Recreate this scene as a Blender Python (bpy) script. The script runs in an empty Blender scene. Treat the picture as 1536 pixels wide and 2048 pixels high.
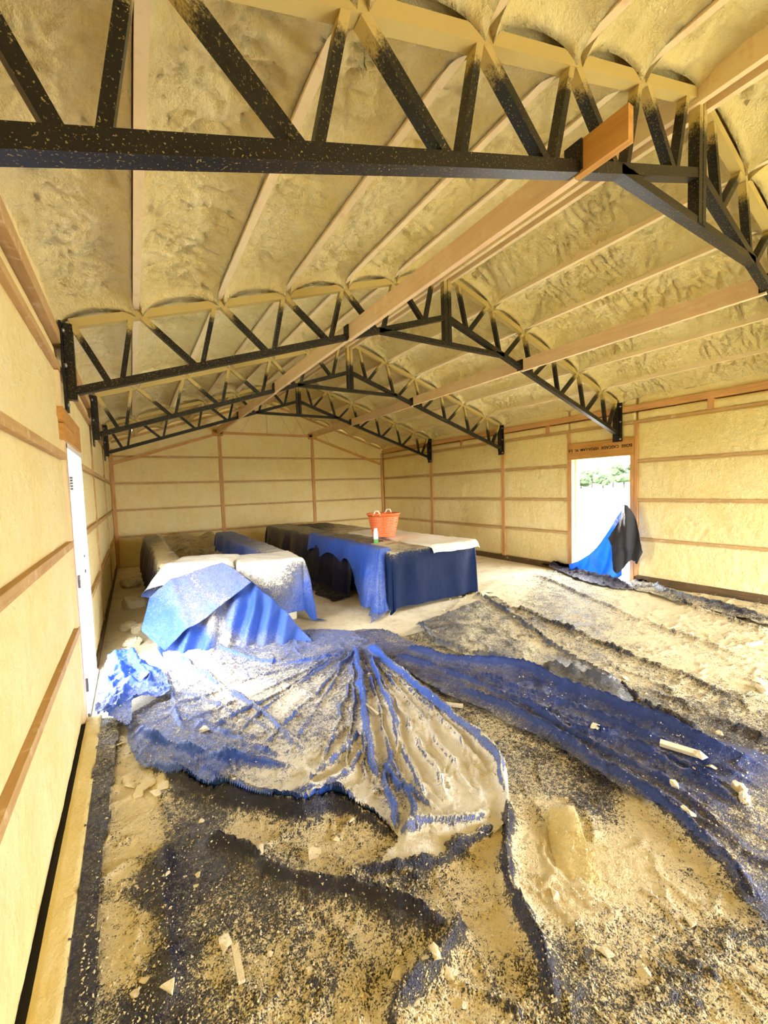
import bpy, math, random
import numpy as np
from mathutils import Matrix

# ------------------------------------------------------------------ camera
F, YAW, PIT, ROL = 819.93, .5495, .0596, -.0323          # focal length in pixels of a 1536 wide frame
CAM = np.array([.3916, 0, 1.636])
_cy, _sy, _cp, _sp, _cr, _sr = (math.cos(YAW), math.sin(YAW), math.cos(PIT), math.sin(PIT), math.cos(ROL), math.sin(ROL))
_fw = np.array([_sy, _cy, 0]); _rt = np.array([_cy, -_sy, 0]); _up = np.array([0, 0, 1.])
FW = _fw*_cp - _up*_sp; _u2 = _up*_cp + _fw*_sp
RT = _rt*_cr + _u2*_sr; UP = _u2*_cr - _rt*_sr
scene = bpy.context.scene
col = scene.collection
cam_data = bpy.data.cameras.new('camera'); cam = bpy.data.objects.new('camera', cam_data); col.objects.link(cam)
cam_data.sensor_fit = 'HORIZONTAL'; cam_data.sensor_width = 36; cam_data.lens = F/1536*36; cam_data.clip_start = .02; cam_data.clip_end = 1000
cam.matrix_world = Matrix([[RT[0], UP[0], -FW[0], CAM[0]], [RT[1], UP[1], -FW[1], CAM[1]], [RT[2], UP[2], -FW[2], CAM[2]], [0, 0, 0, 1]])
scene.camera = cam

# ------------------------------------------------------------------ light: bright overcast sky through the doors and an added front opening
world = bpy.data.worlds.new('world'); scene.world = world; world.use_nodes = True
bg = world.node_tree.nodes['Background']; bg.inputs[0].default_value = (.95, .98, 1.03, 1); bg.inputs[1].default_value = 15.0
scene.view_settings.view_transform = 'Standard'; scene.view_settings.look = 'None'
scene.view_settings.exposure = 1.36; scene.view_settings.gamma = 1; scene.view_settings.use_curve_mapping = False
scene.cycles.use_denoising = True; scene.cycles.diffuse_bounces = 8; scene.cycles.max_bounces = 12
scene.cycles.sample_clamp_indirect = 10
def portal(name, loc, rot, sx, sy):                       # sky portals: they emit nothing, they only guide the sampling
    l = bpy.data.lights.new(name, 'AREA'); l.shape = 'RECTANGLE'; l.size = sx; l.size_y = sy; l.cycles.is_portal = True
    o = bpy.data.objects.new(name, l); col.objects.link(o); o.location = loc; o.rotation_euler = rot
YF = -2.6                                                 # front wall
FO = (3.6, 6.6, 2.15)                                      # unseen opening in it, sized for the light: x0, x1, height
portal('sky_portal_front', ((FO[0]+FO[1])/2, YF-.05, FO[2]/2), (math.pi/2, 0, 0), FO[1]-FO[0], FO[2])
portal('sky_portal_doorway', (7.25, 4.018, 1.01), (math.pi/2, 0, math.pi/2), 1.0, 2.02)

portal('sky_portal_side_door', (-.16, 4.16, 1.01), (math.pi/2, 0, -math.pi/2), .92, 2.02)

# ------------------------------------------------------------------ helpers
rng = np.random.default_rng(7); random.seed(7)
def ray(x, y): return FW + RT*(x-768)/F + UP*(1024-y)/F
def on(ax, v, x, y):
    d = ray(x, y); return CAM + d*(v-CAM[ax])/d[ax]
def on_plane(P, N, x, y):
    d = ray(x, y); N = np.asarray(N, float); return CAM + d*(np.dot(np.asarray(P)-CAM, N)/np.dot(d, N))
def fl(x, y, z=0.): return on(2, z, x, y)[:2]
def pix(P):
    q = P-CAM; z = np.maximum(q@FW, .05); return np.stack([768+F*(q@RT)/z, 1024-F*(q@UP)/z], -1)
def _h(ix, iy, s):
    n = (ix.astype(np.int64)*374761393 + iy.astype(np.int64)*668265263 + s*974634777) & 0xffffffff
    n = ((n ^ (n >> 13))*1274126177) & 0xffffffff
    return ((n ^ (n >> 16)) & 0xffff)/65535.
def noise(x, y, s=0):
    ix = np.floor(x); iy = np.floor(y); fx = x-ix; fy = y-iy
    fx = fx*fx*fx*(fx*(fx*6-15)+10); fy = fy*fy*fy*(fy*(fy*6-15)+10)
    a = _h(ix, iy, s); b = _h(ix+1, iy, s); c = _h(ix, iy+1, s); d = _h(ix+1, iy+1, s)
    return (a+(b-a)*fx)*(1-fy)+(c+(d-c)*fx)*fy
def fbm(x, y, s=0, o=4):
    r = 0; a = .5
    for i in range(o): r = r+a*noise(x*2**i+i*17.3, y*2**i-i*9.1, s+i); a *= .5
    return r/(1-.5**o)
def sstep(a, b, x):
    t = np.clip((x-a)/(b-a), 0, 1); return t*t*(3-2*t)

def mesh_np(name, V, Q, mat, parent=None, smooth=True, attrs=None, T=None):
    V = np.asarray(V, float); me = bpy.data.meshes.new(name)
    fs = [f for f in (Q, T) if f is not None and len(f)]
    nl = sum(f.size for f in fs); nf = sum(len(f) for f in fs)
    me.vertices.add(len(V)); me.vertices.foreach_set('co', V.ravel())
    me.loops.add(nl); me.polygons.add(nf)
    me.loops.foreach_set('vertex_index', np.concatenate([f.ravel() for f in fs]).astype(np.int32))
    tot = np.concatenate([np.full(len(f), f.shape[1]) for f in fs]).astype(np.int32)
    me.polygons.foreach_set('loop_start', np.concatenate([[0], np.cumsum(tot)[:-1]]).astype(np.int32))
    me.polygons.foreach_set('loop_total', tot)
    me.polygons.foreach_set('use_smooth', np.full(nf, bool(smooth)))
    if attrs:
        for k, a in attrs.items():
            at = me.attributes.new(k, 'FLOAT', 'POINT'); at.data.foreach_set('value', np.asarray(a, np.float32))
    me.update(calc_edges=True); me.validate()
    me.materials.append(mat)
    o = bpy.data.objects.new(name, me); col.objects.link(o)
    if parent: o.parent = parent
    return o
def tag(o, label, cat, group=None, kind=None):
    o['label'] = label; o['category'] = cat
    if group: o['group'] = group
    if kind: o['kind'] = kind
    return o
def struct(o, label=None):
    o['kind'] = 'structure'
    if label: o['label'] = label
    return o
def empty(name, loc=(0, 0, 0)):
    o = bpy.data.objects.new(name, None); o.empty_display_size = .1; col.objects.link(o); o.location = loc; return o
BQ = np.array([[0, 1, 3, 2], [4, 6, 7, 5], [0, 4, 5, 1], [2, 3, 7, 6], [0, 2, 6, 4], [1, 5, 7, 3]])
def box(name, x0, x1, y0, y1, z0, z1, mat, parent=None, bev=0.):
    V = np.array([[x, y, z] for x in (x0, x1) for y in (y0, y1) for z in (z0, z1)], float)
    o = mesh_np(name, V, BQ, mat, parent, smooth=False)
    if bev: m = o.modifiers.new('bevel', 'BEVEL'); m.width = bev; m.segments = 2
    return o
def bar(name, A, B, w, d, mat, parent=None, side=(0, 1, 0), spray=None, ext=0.):
    """square section member from A to B: d deep along `side`, w wide across it"""
    A = np.asarray(A, float); B = np.asarray(B, float); t = B-A; L = np.linalg.norm(t); t /= L
    A = A-t*ext; B = B+t*ext
    s = np.asarray(side, float); s = s-t*(s@t); s /= np.linalg.norm(s); u = np.cross(t, s)
    V = []; sp = []
    n = 7
    for i in range(n):
        k = i/(n-1); c = A+(B-A)*k
        for a, b in ((-1, -1), (1, -1), (1, 1), (-1, 1)):
            V.append(c+s*d/2*a+u*w/2*b); sp.append(0 if spray is None else spray(c))
    Q = [[i*4+j, i*4+(j+1) % 4, i*4+4+(j+1) % 4, i*4+4+j] for i in range(n-1) for j in range(4)]
    Q += [[3, 2, 1, 0], [n*4-4, n*4-3, n*4-2, n*4-1]]
    return mesh_np(name, V, np.array(Q), mat, parent, smooth=False, attrs={'spray': sp})
def tube(P, r, n=8, closed=False, caps=True):
    P = np.asarray(P, float); m = len(P); V = []
    for i in range(m):
        t = P[(i+1) % m if closed else min(i+1, m-1)]-P[(i-1) % m if closed else max(i-1, 0)]; t = t/np.linalg.norm(t)
        a = np.cross(t, [0, 0, 1.]); a = np.array([1., 0, 0]) if np.linalg.norm(a) < 1e-3 else a/np.linalg.norm(a); b = np.cross(a, t)
        for k in range(n): V.append(P[i]+r*(a*math.cos(2*math.pi*k/n)+b*math.sin(2*math.pi*k/n)))
    Q = [[i*n+k, i*n+(k+1) % n, ((i+1) % m)*n+(k+1) % n, ((i+1) % m)*n+k] for i in range(m if closed else m-1) for k in range(n)]
    return np.array(V), np.array(Q)
def lathe(prof, n=32):
    V = [[r*math.cos(2*math.pi*k/n), r*math.sin(2*math.pi*k/n), z] for r, z in prof for k in range(n)]
    Q = [[i*n+k, i*n+(k+1) % n, (i+1)*n+(k+1) % n, (i+1)*n+k] for i in range(len(prof)-1) for k in range(n)]
    return np.array(V), np.array(Q)
def joinvq(parts):
    V = []; Q = []; o = 0
    for v, q in parts: V.append(v); Q.append(q+o); o += len(v)
    return np.concatenate(V), np.concatenate(Q)

# ------------------------------------------------------------------ materials
def newmat(name):
    m = bpy.data.materials.new(name); m.use_nodes = True; nt = m.node_tree
    return m, nt, nt.nodes['Principled BSDF']
class NB:
    def __init__(s, nt): s.nt = nt
    def n(s, t, **k):
        n = s.nt.nodes.new(t)
        for a, b in k.items(): setattr(n, a, b)
        return n
    def l(s, a, b): s.nt.links.new(a, b)
    def coord(s): return s.n('ShaderNodeTexCoord').outputs['Object']
    def noise(s, scale, detail=4, rough=.6, vec=None, dist=0., mapscale=None):
        v = vec or s.n('ShaderNodeNewGeometry').outputs['Position']
        if mapscale:
            mp = s.n('ShaderNodeMapping'); mp.inputs['Scale'].default_value = mapscale; s.l(v, mp.inputs[0]); v = mp.outputs[0]
        t = s.n('ShaderNodeTexNoise'); t.inputs['Scale'].default_value = scale; t.inputs['Detail'].default_value = detail
        t.inputs['Roughness'].default_value = rough; t.inputs['Distortion'].default_value = dist; s.l(v, t.inputs['Vector']); return t.outputs['Fac']
    def math(s, op, a, b=None, clamp=False):
        m = s.n('ShaderNodeMath', operation=op, use_clamp=clamp)
        for i, v in enumerate((a, b)):
            if v is None: continue
            if isinstance(v, (int, float)): m.inputs[i].default_value = v
            else: s.l(v, m.inputs[i])
        return m.outputs[0]
    def ramp(s, fac, stops):
        r = s.n('ShaderNodeValToRGB'); e = r.color_ramp.elements
        while len(e) < len(stops): e.new(.5)
        for i, (p, c) in enumerate(stops): e[i].position = p; e[i].color = (*c, 1) if len(c) == 3 else c
        s.l(fac, r.inputs[0]); return r.outputs[0]
    def mix(s, fac, a, b):
        m = s.n('ShaderNodeMix', data_type='RGBA')
        if isinstance(fac, (int, float)): m.inputs[0].default_value = fac
        else: s.l(fac, m.inputs[0])
        for i, v in ((6, a), (7, b)):
            if isinstance(v, tuple): m.inputs[i].default_value = (*v, 1)
            else: s.l(v, m.inputs[i])
        return m.outputs[2]
    def step(s, x, lo, hi):
        m = s.n('ShaderNodeMapRange', interpolation_type='SMOOTHSTEP'); m.inputs['From Min'].default_value = lo; m.inputs['From Max'].default_value = hi
        s.l(x, m.inputs['Value']); return m.outputs[0]
    def bump(s, h, strength, dist):
        b = s.n('ShaderNodeBump'); b.inputs['Strength'].default_value = strength; b.inputs['Distance'].default_value = dist; s.l(h, b.inputs['Height']); return b.outputs[0]
    def attr(s, name): return s.n('ShaderNodeAttribute', attribute_name=name).outputs['Fac']

def foam_mat(name, c1, c2, c3, bs=1., fine=55.):
    m, nt, p = newmat(name); b = NB(nt)
    n1 = b.noise(2.2, 6, .65); n2 = b.noise(fine, 5, .62); n3 = b.noise(14, 5, .6)
    c = b.ramp(b.math('ADD', b.math('MULTIPLY', n1, .6), b.math('MULTIPLY', n3, .4)), [(.30, c2), (.52, c1), (.72, c3)])
    b.l(c, p.inputs['Base Color']); p.inputs['Roughness'].default_value = .85; p.inputs['Specular IOR Level'].default_value = .2
    h = b.math('ADD', b.math('MULTIPLY', n2, .5), n3)
    b.l(b.bump(h, .6*bs, .03), p.inputs['Normal']); return m
M = {}
M['foam_roof'] = foam_mat('spray_foam_roof', (.90, .755, .385), (.79, .61, .225), (.93, .825, .51), 1.9, 70)
M['foam_wall'] = foam_mat('spray_foam_wall', (.88, .74, .375), (.81, .635, .25), (.91, .81, .49), 1.0, 45)
M['foam_chunk'] = foam_mat('foam_scrap', (.88, .80, .58), (.82, .68, .40), (.92, .86, .68), .8, 90)

def wood_mat(name, c1, c2, rough=.7, axis=(1, .06, 1), dust=0.):
    m, nt, p = newmat(name); b = NB(nt)
    g = b.noise(38, 6, .6, mapscale=axis, dist=.4); k = b.noise(3.0, 3, .5)
    c = b.ramp(b.math('ADD', b.math('MULTIPLY', g, .65), b.math('MULTIPLY', k, .35)), [(.36, c2), (.62, c1)])
    if dust:
        d = b.step(b.noise(9, 6, .7), .62-dust*.5, .85-dust*.5)
        c = b.mix(d, c, (.84, .68, .42))
    b.l(c, p.inputs['Base Color']); p.inputs['Roughness'].default_value = rough; p.inputs['Specular IOR Level'].default_value = .25
    b.l(b.bump(g, .2, .004), p.inputs['Normal']); return m
M['wood'] = wood_mat('bare_lumber', (.72, .42, .18), (.55, .28, .10))
M['wood_x'] = wood_mat('bare_lumber_cross', (.72, .42, .18), (.55, .28, .10), axis=(.06, 1, 1))
M['wood_z'] = wood_mat('bare_lumber_upright', (.70, .40, .17), (.50, .25, .09), axis=(1, 1, .06))
M['wood_header'] = wood_mat('laminated_header', (.62, .33, .10), (.46, .22, .05))
M['wood_brace'] = wood_mat('brace_lumber', (.84, .63, .42), (.74, .51, .30), dust=.25)
M['wood_dusty'] = wood_mat('oversprayed_lumber', (.78, .56, .34), (.66, .42, .22), dust=.75)
M['wood_foamed'] = wood_mat('foam_coated_lumber', (.82, .64, .36), (.76, .55, .27), dust=1.0)
M['girt'] = wood_mat('girt_lumber', (.60, .39, .17), (.48, .29, .11), dust=.15)
M['skirt'] = wood_mat('treated_skirt_board', (.16, .10, .045), (.08, .05, .02), dust=.08)

def steel_mat(name, base_spray):
    m, nt, p = newmat(name); b = NB(nt)
    a = b.math('ADD', b.attr('spray'), base_spray)
    n = b.noise(24, 5, .7); f = b.noise(150, 2, .5)
    cov = b.step(b.math('ADD', b.math('SUBTRACT', a, .5), b.math('MULTIPLY', b.math('ADD', n, b.math('MULTIPLY', f, .6)), .62)), .46, .76)
    fleck = b.step(b.noise(130, 3, .55), .61, .68)
    cov = b.math('MAXIMUM', cov, b.math('MULTIPLY', fleck, .6))
    b.l(b.mix(cov, (.010, .009, .008), (.52, .40, .145)), p.inputs['Base Color'])
    r = b.math('ADD', b.math('MULTIPLY', cov, .45), .42); b.l(r, p.inputs['Roughness']); p.inputs['Specular IOR Level'].default_value = .35
    b.l(b.bump(cov, .4, .003), p.inputs['Normal']); return m
M['steel'] = [steel_mat('black_truss_steel', 0.), steel_mat('black_truss_steel_b', .0), steel_mat('oversprayed_truss_steel', .30), steel_mat('oversprayed_truss_steel_b', .12)]

def plain(name, c, rough=.5, metal=0., spec=.5, bumps=None):
    m, nt, p = newmat(name); b = NB(nt)
    v = b.noise(20, 4, .6); d = tuple(x*.86 for x in c)
    b.l(b.mix(v, c, d), p.inputs['Base Color']); p.inputs['Roughness'].default_value = rough; p.inputs['Metallic'].default_value = metal; p.inputs['Specular IOR Level'].default_value = spec
    if bumps: b.l(b.bump(b.noise(bumps, 4), .3, .005), p.inputs['Normal'])
    return m
M['sheath'] = plain('steel_cladding', (.35, .33, .28), .5)
M['white'] = plain('white_paint', (.90, .90, .88), .35)
M['metal'] = plain('galvanized_hardware', (.45, .45, .45), .4, .8)
M['dark_metal'] = plain('dark_hinge_metal', (.16, .13, .12), .45, .6)
M['orange'] = plain('orange_plastic', (.95, .22, .06), .45)
M['rope'] = plain('white_rope', (.88, .80, .62), .8)
M['green'] = plain('green_label', (.12, .42, .08), .5)
M['ink'] = plain('black_stamp_ink', (.03, .02, .015), .9)
M['groove'] = plain('black_gap', (.01, .008, .006), .9)

DUST = (.87, .79, .57)
def sheet_mat(name, c, c2, rough=.3, trans=0., dust=DUST, bias=0., crinkle=.35, namp=1.05, film_=.2, lo=.40, hi=.75, grain=1., spec=.5):
    """plastic sheeting with settled foam dust; the vertex attribute 'dust' says how much lies there"""
    m, nt, p = newmat(name); b = NB(nt)
    D = b.math('ADD', b.attr('dust'), bias)
    n1 = b.noise(5.5, 8, .68, dist=.6); n2 = b.noise(48, 4, .7); n3 = b.noise(170, 2, .6)
    up = b.n('ShaderNodeSeparateXYZ'); geo = b.n('ShaderNodeNewGeometry'); b.l(geo.outputs['Normal'], up.inputs[0])
    upz = b.math('MULTIPLY', b.math('SUBTRACT', b.math('ABSOLUTE', up.outputs[2]), .85), .55)
    s = b.math('ADD', b.math('ADD', b.math('MULTIPLY', D, 1.15), upz), b.math('ADD', b.math('MULTIPLY', b.math('SUBTRACT', n1, .5), namp), b.math('MULTIPLY', b.math('SUBTRACT', n2, .5), 1.1*grain)))
    s = b.math('ADD', s, b.math('MULTIPLY', b.math('SUBTRACT', n3, .5), 1.1*grain))
    mask = b.step(s, lo, hi)
    film = b.math('MULTIPLY', b.step(s, .0, .55), film_)
    fac = b.math('MAXIMUM', mask, film)
    cc = b.mix(b.noise(7, 5, .6), c, c2)
    dv = b.mix(b.noise(11, 6, .7), dust, tuple(x*y for x, y in zip(dust, (.90, .84, .72))))
    cfin = b.mix(fac, cc, dv); b.l(cfin, p.inputs['Base Color'])
    b.l(b.math('ADD', b.math('MULTIPLY', fac, .65), rough), p.inputs['Roughness']); p.inputs['Specular IOR Level'].default_value = spec
    h = b.math('ADD', b.math('MULTIPLY', b.math('ADD', mask, b.math('MULTIPLY', n2, mask)), .7), b.math('MULTIPLY', b.noise(16, 4, .6, dist=1.2), crinkle))
    h = b.math('ADD', h, b.math('MULTIPLY', n3, .35))
    b.l(b.bump(h, 1.0, .016), p.inputs['Normal'])
    if trans:
        t = b.n('ShaderNodeBsdfTranslucent'); b.l(cfin, t.inputs[0]); mx = b.n('ShaderNodeMixShader'); mx.inputs[0].default_value = trans
        out = nt.nodes['Material Output']; b.l(p.outputs[0], mx.inputs[1]); b.l(t.outputs[0], mx.inputs[2]); b.l(mx.outputs[0], out.inputs[0])
    return m
M['s_black'] = sheet_mat('navy_black_plastic', (.010, .011, .028), (.020, .022, .055), .22, dust=(.88, .79, .54), namp=1.0, film_=.12, lo=.42, hi=.72, grain=1.25)
M['s_blue'] = sheet_mat('blue_tarp_cloth', (.016, .065, .36), (.032, .11, .50), .40, dust=(.93, .92, .86), namp=.8, film_=.26, grain=1.1, lo=.40, hi=.80)
M['s_navy'] = sheet_mat('navy_tarp_cloth', (.0018, .009, .042), (.004, .018, .08), .55, film_=.05, spec=.18)
M['s_deep'] = sheet_mat('deep_blue_tarp', (.008, .028, .15), (.016, .05, .24), .32)
M['s_cream'] = sheet_mat('cream_dusted_cloth', (.10, .10, .10), (.16, .16, .15), .5, dust=(.94, .90, .78), bias=.15)
M['s_grey'] = sheet_mat('grey_plastic_film', (.05, .055, .075), (.10, .11, .14), .18)
M['s_trans'] = sheet_mat('blue_backlit_tarp', (.004, .05, .34), (.01, .12, .58), .4, trans=.16, bias=-.12)
M['s_char'] = sheet_mat('charcoal_tarp_back', (.02, .022, .03), (.035, .037, .05), .4, bias=-.1)

def concrete():
    m, nt, p = newmat('dusted_concrete'); b = NB(nt)
    n = b.noise(3.0, 7, .65); f = b.noise(60, 4, .6); w = b.noise(13, 5, .7)
    c = b.ramp(b.math('ADD', b.math('MULTIPLY', n, .6), b.math('MULTIPLY', w, .4)), [(.32, (.50, .42, .28)), (.50, (.78, .70, .50)), (.66, (.86, .80, .62))])
    b.l(c, p.inputs['Base Color']); p.inputs['Roughness'].default_value = .85
    b.l(b.bump(b.math('ADD', f, w), .4, .01), p.inputs['Normal']); return m
M['concrete'] = concrete()

# ------------------------------------------------------------------ building dimensions (metres)
XL, XR, YB = .012, 7.14, 11.02
XM = 3.571
TY = [1.2522, 3.6937, 6.1352, 8.5767]
GZ = [.70, 1.31, 1.92, 2.53]
SL = .333
def ztop(X): return 2.805+SL*(X if X < XM else 2*XM-X)          # underside of the top chord
def zbot(X): return 2.392+SL*(X if X < XM else 2*XM-X)          # upper side of the bottom chord
mir = lambda X: 2*XM-X

# ------------------------------------------------------------------ setting: floor
NXF, NYF = 90, 160
gx, gy = np.meshgrid(np.linspace(XL-.1, XR+.2, NXF), np.linspace(YF-.3, YB+.05, NYF), indexing='ij')
def grid_quads(nx, ny):
    i, j = np.meshgrid(np.arange(nx-1), np.arange(ny-1), indexing='ij'); a = i*ny+j
    return np.stack([a, a+ny, a+ny+1, a+1], -1).reshape(-1, 4)
V = np.stack([gx, gy, np.zeros_like(gx)-.004], -1).reshape(-1, 3)
floor = struct(mesh_np('floor', V, grid_quads(NXF, NYF), M['concrete']), 'concrete floor under cream foam dust')

# ------------------------------------------------------------------ foam panels
def panel(name, O, eu, ev, nr, ul, vl, res, hf, mat, parent, depth=.05, g0=(0, 0)):
    nu = max(3, int(ul/res)+1); nv = max(3, int(vl/res)+1)
    u = np.linspace(0, ul, nu); v = np.linspace(0, vl, nv)
    U, W_ = np.meshgrid(np.concatenate([[0], u, [ul]]), np.concatenate([[0], v, [vl]]), indexing='ij')
    H = hf(U, W_, U+g0[0], W_+g0[1])
    H[0, :] = H[-1, :] = -depth; H[:, 0] = H[:, -1] = -depth
    P = np.asarray(O, float)+U[..., None]*np.asarray(eu, float)+W_[..., None]*np.asarray(ev, float)+H[..., None]*np.asarray(nr, float)
    q = grid_quads(nu+2, nv+2)
    if np.dot(np.cross(eu, ev), nr) < 0: q = q[:, ::-1]
    return mesh_np(name, P.reshape(-1, 3), q, mat, parent)
def wall_h(ul, vl, seed, bulge=.012, drip=1.):
    def f(u, v, gu, gv):
        e = np.minimum(np.minimum(u, ul-u), np.minimum(v, vl-v))
        k = 1-np.exp(-np.maximum(e, 0)/.035)
        n = fbm(gu*1.6, gv*2.2, seed)*.022+fbm(gu*11, gv*4.5, seed+9)*.012*drip+fbm(gu*26, gv*26, seed+3, 3)*.005
        r = np.abs(noise(gu*6+noise(gu*2, gv*2, seed+5)*3, gv*2.3, seed+6)-.5)
        n = n-.010*drip*np.exp(-(r/.04)**2)*sstep(.52, .7, noise(gu*2.1, gv*2.7, seed+8))
        return -.022+bulge*k+(n-.018)*k
    return f
# ---- side walls
def side_wall(name, X, sgn, posts, door, label):
    """sgn=+1: inside is towards +x (left wall)"""
    xo = X-sgn*.16
    y0, y1 = YF-.15, YB+.2
    dy0, dy1, dz = door
    parts = [(y0, dy0, -.1, 3.12), (dy1, y1, -.1, 3.12), (dy0, dy1, dz, 3.12)]
    Vs = []
    for a, b_, c, d in parts:
        v = np.array([[x, y, z] for x in sorted((xo, xo-sgn*.02)) for y in (a, b_) for z in (c, d)]); Vs.append((v, BQ))
    V, Q = joinvq(Vs)
    w = struct(mesh_np(name, V, Q, M['sheath'], smooth=False), label)
    xs = lambda a, b_: (min(X+sgn*a, X+sgn*b_), max(X+sgn*a, X+sgn*b_))
    return w, xs
def wall_cells(w, X, sgn, ycuts, zc, door, res_f, seed, z00=.10):
    gt = .019
    for i in range(len(ycuts)-1):
        a, b_ = ycuts[i]+.02, ycuts[i+1]-.02
        zs = [(z00, zc[0]-gt)]+[(zc[k]+gt, zc[k+1]-gt) for k in range(len(zc)-1)]+[(2.79, 3.0)]
        for k, (c, d) in enumerate(zs):
            segs = [(c, d)]
            if door and a > door[0]-.25 and b_ < door[1]+.25:
                segs = [(max(c, door[2]), d)] if d > door[2]+.03 else []
            for (c2, d2) in segs:
                ul, vl = b_-a, d2-c2
                panel('foam_panel', (X, a, c2), (0, 1, 0), (0, 0, 1), (sgn, 0, 0), ul, vl, res_f(a, b_), wall_h(ul, vl, seed+k*13), M['foam_wall'], w, .14, (a, c2))
def girts(w, X, sgn, spans, mat, t=.019, proud=.004):
    for (a, b_, z) in spans:
        box('girt', min(X+sgn*proud, X-sgn*.09), max(X+sgn*proud, X-sgn*.09), a, b_, z-t, z+t, mat, w)

# left wall
LD = (3.70, 4.62, 2.02)
wl, _ = side_wall('wall_left', XL, 1, None, LD, 'left wall of sprayed yellow foam between wooden girts')
yl = [YF, TY[0]-.0, LD[0]-.09, LD[1]+.08, TY[2], TY[3], YB]
resw = lambda a, b_: .02 if b_ < 4 else .035
wall_cells(wl, XL, 1, yl, GZ+[2.70], (LD[0], LD[1], 2.26), resw, 11, .03)
spans = []
for z in GZ:
    spans += [(YF, LD[0]-.12, z), (LD[1]+.1, YB, z)] if z < 2.2 else [(YF, YB, z)]
girts(wl, XL, 1, spans, M['girt'], .024, .010)
for y in (TY[2], TY[3]): box('post', XL-.12, XL+.003, y-.02, y+.02, 0, 2.7, M['girt'], wl)
box('post', XL-.12, XL+.006, LD[0]-.16, LD[0]-.085, 0, 2.5, M['wood_dusty'], wl)
box('eave_plate', XL-.1, XL+.022, YF, YB, 2.70, 2.79, M['girt'], wl)
box('door_header', XL-.12, XL+.022, LD[0]-.24, LD[0]+.80, 2.03, 2.135, M['wood_header'], wl)
box('door_header', XL-.12, XL+.022, LD[0]-.24, LD[0]+.80, 2.14, 2.245, M['wood_header'], wl)
# foot of the left wall: a black gap, then a low foam covered sill lip
box('gap_strip', XL-.1, XL+.009, YF, LD[0]-.1, .0, .03, M['groove'], wl)
ul = LD[0]-.1-YF
panel('sill_lip', (XL+.010, YF, .03), (0, 1, 0), (1, 0, 0), (0, 0, 1), ul, .089, .018, lambda u, v, gu, gv: .014+.012*fbm(gu*7, gv*9, 78)-.006, M['foam_wall'], wl, .03, (0, 0))
box('skirt_board', XL-.1, XL+.01, LD[1]+.1, YB, 0, .10, M['skirt'], wl)
# right wall
RD = (3.5125, 4.5236, 2.02)
wr, _ = side_wall('wall_right', XR, -1, None, RD, 'right wall of sprayed yellow foam between wooden girts')
yr = [YF, TY[0], 3.425, 4.585, TY[2], TY[3], YB]
resr = lambda a, b_: .025 if b_ < 7 else .035
wall_cells(wr, XR, -1, yr, GZ+[2.70], (RD[0], RD[1], 2.30), resr, 211)
spans = []
for z in GZ:
    spans += [(YF, 3.43, z), (4.58, YB, z)] if z < 2.2 else [(YF, YB, z)]
girts(wr, XR, -1, spans, M['girt'], .018, .003)
for y in (3.425, 4.585): box('stud', XR-.004, XR+.12, y-.022, y+.022, 0.1, 2.52, M['wood_z'], wr)
for y in (TY[2], TY[3]): box('post', XR-.006, XR+.12, y-.04, y+.04, 0, 2.7, M['wood_z'], wr)
for y in (2.46, 5.02, 7.4): box('blocking', XR-.005, XR+.1, y-.035, y+.035, 2.55, 2.70, M['wood_z'], wr)
box('eave_plate', XR-.02, XR+.1, YF, YB, 2.70, 2.79, M['wood'], wr)
hd = box('door_header', XR-.018, XR+.13, RD[0]-.06, RD[1]+.06, 2.02, 2.30, M['wood_header'], wr, .004)
def lettering(txt, size, parent, mat):
    cu = bpy.data.curves.new('stamp', 'FONT'); cu.body = txt; cu.size = size; cu.extrude = .0006; cu.offset = .0016; cu.align_x = 'CENTER'
    t = bpy.data.objects.new('stamp', cu); col.objects.link(t); bpy.context.view_layer.update()
    me = bpy.data.meshes.new_from_object(t.evaluated_get(bpy.context.evaluated_depsgraph_get())); bpy.data.objects.remove(t)
    o = bpy.data.objects.new('stamp_lettering', me); me.materials.clear(); me.materials.append(mat); col.objects.link(o); o.parent = parent; return o
st = lettering('BOISE  CASCADE  VERSA-LAM  VL  2.0', .066, hd, M['ink'])
# printed upside down on the header: text right -> -Y turned by 180 degrees, facing -X
st.matrix_world = Matrix([[0, 0, -1, XR-.0195], [1, 0, 0, 4.02], [0, -1, 0, 2.20], [0, 0, 0, 1]])
box('skirt_board', XR-.012, XR+.1, YF, RD[0]-.1, -.02, .12, M['skirt'], wr)
box('skirt_board', XR-.012, XR+.1, RD[1]+.08, YB, -.02, .10, M['skirt'], wr)
# back wall
PX = [2.35, 4.825]
V = np.array([[XL-.2, y, -.1] for y in (YB+.16, YB+.18)]+[[XR+.2, y, -.1] for y in (YB+.16, YB+.18)]+[[XL-.2, y, 2.9] for y in (YB+.16, YB+.18)]+[[XR+.2, y, 2.9] for y in (YB+.16, YB+.18)]+[[XM, y, 4.2] for y in (YB+.16, YB+.18)])
wb = mesh_np('wall_back', V, np.array([[0, 2, 6, 4], [1, 5, 7, 3]]), M['sheath'], smooth=False, T=np.array([[4, 6, 8], [5, 9, 7]]))
struct(wb, 'far gable wall of sprayed foam with two wooden posts')
xb = [XL+.02, PX[0], PX[1], XR-.02]
for i in range(3):
    a, b_ = xb[i]+.03, xb[i+1]-.03
    for k, (c, d) in enumerate([(.0, GZ[0]-.018)]+[(GZ[j]+.018, GZ[j+1]-.018) for j in range(3)]):
        panel('foam_panel', (a, YB, c), (1, 0, 0), (0, 0, 1), (0, -1, 0), b_-a, d-c, .03, wall_h(b_-a, d-c, 331+k), M['foam_wall'], wb, .14, (a+20, c))
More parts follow.
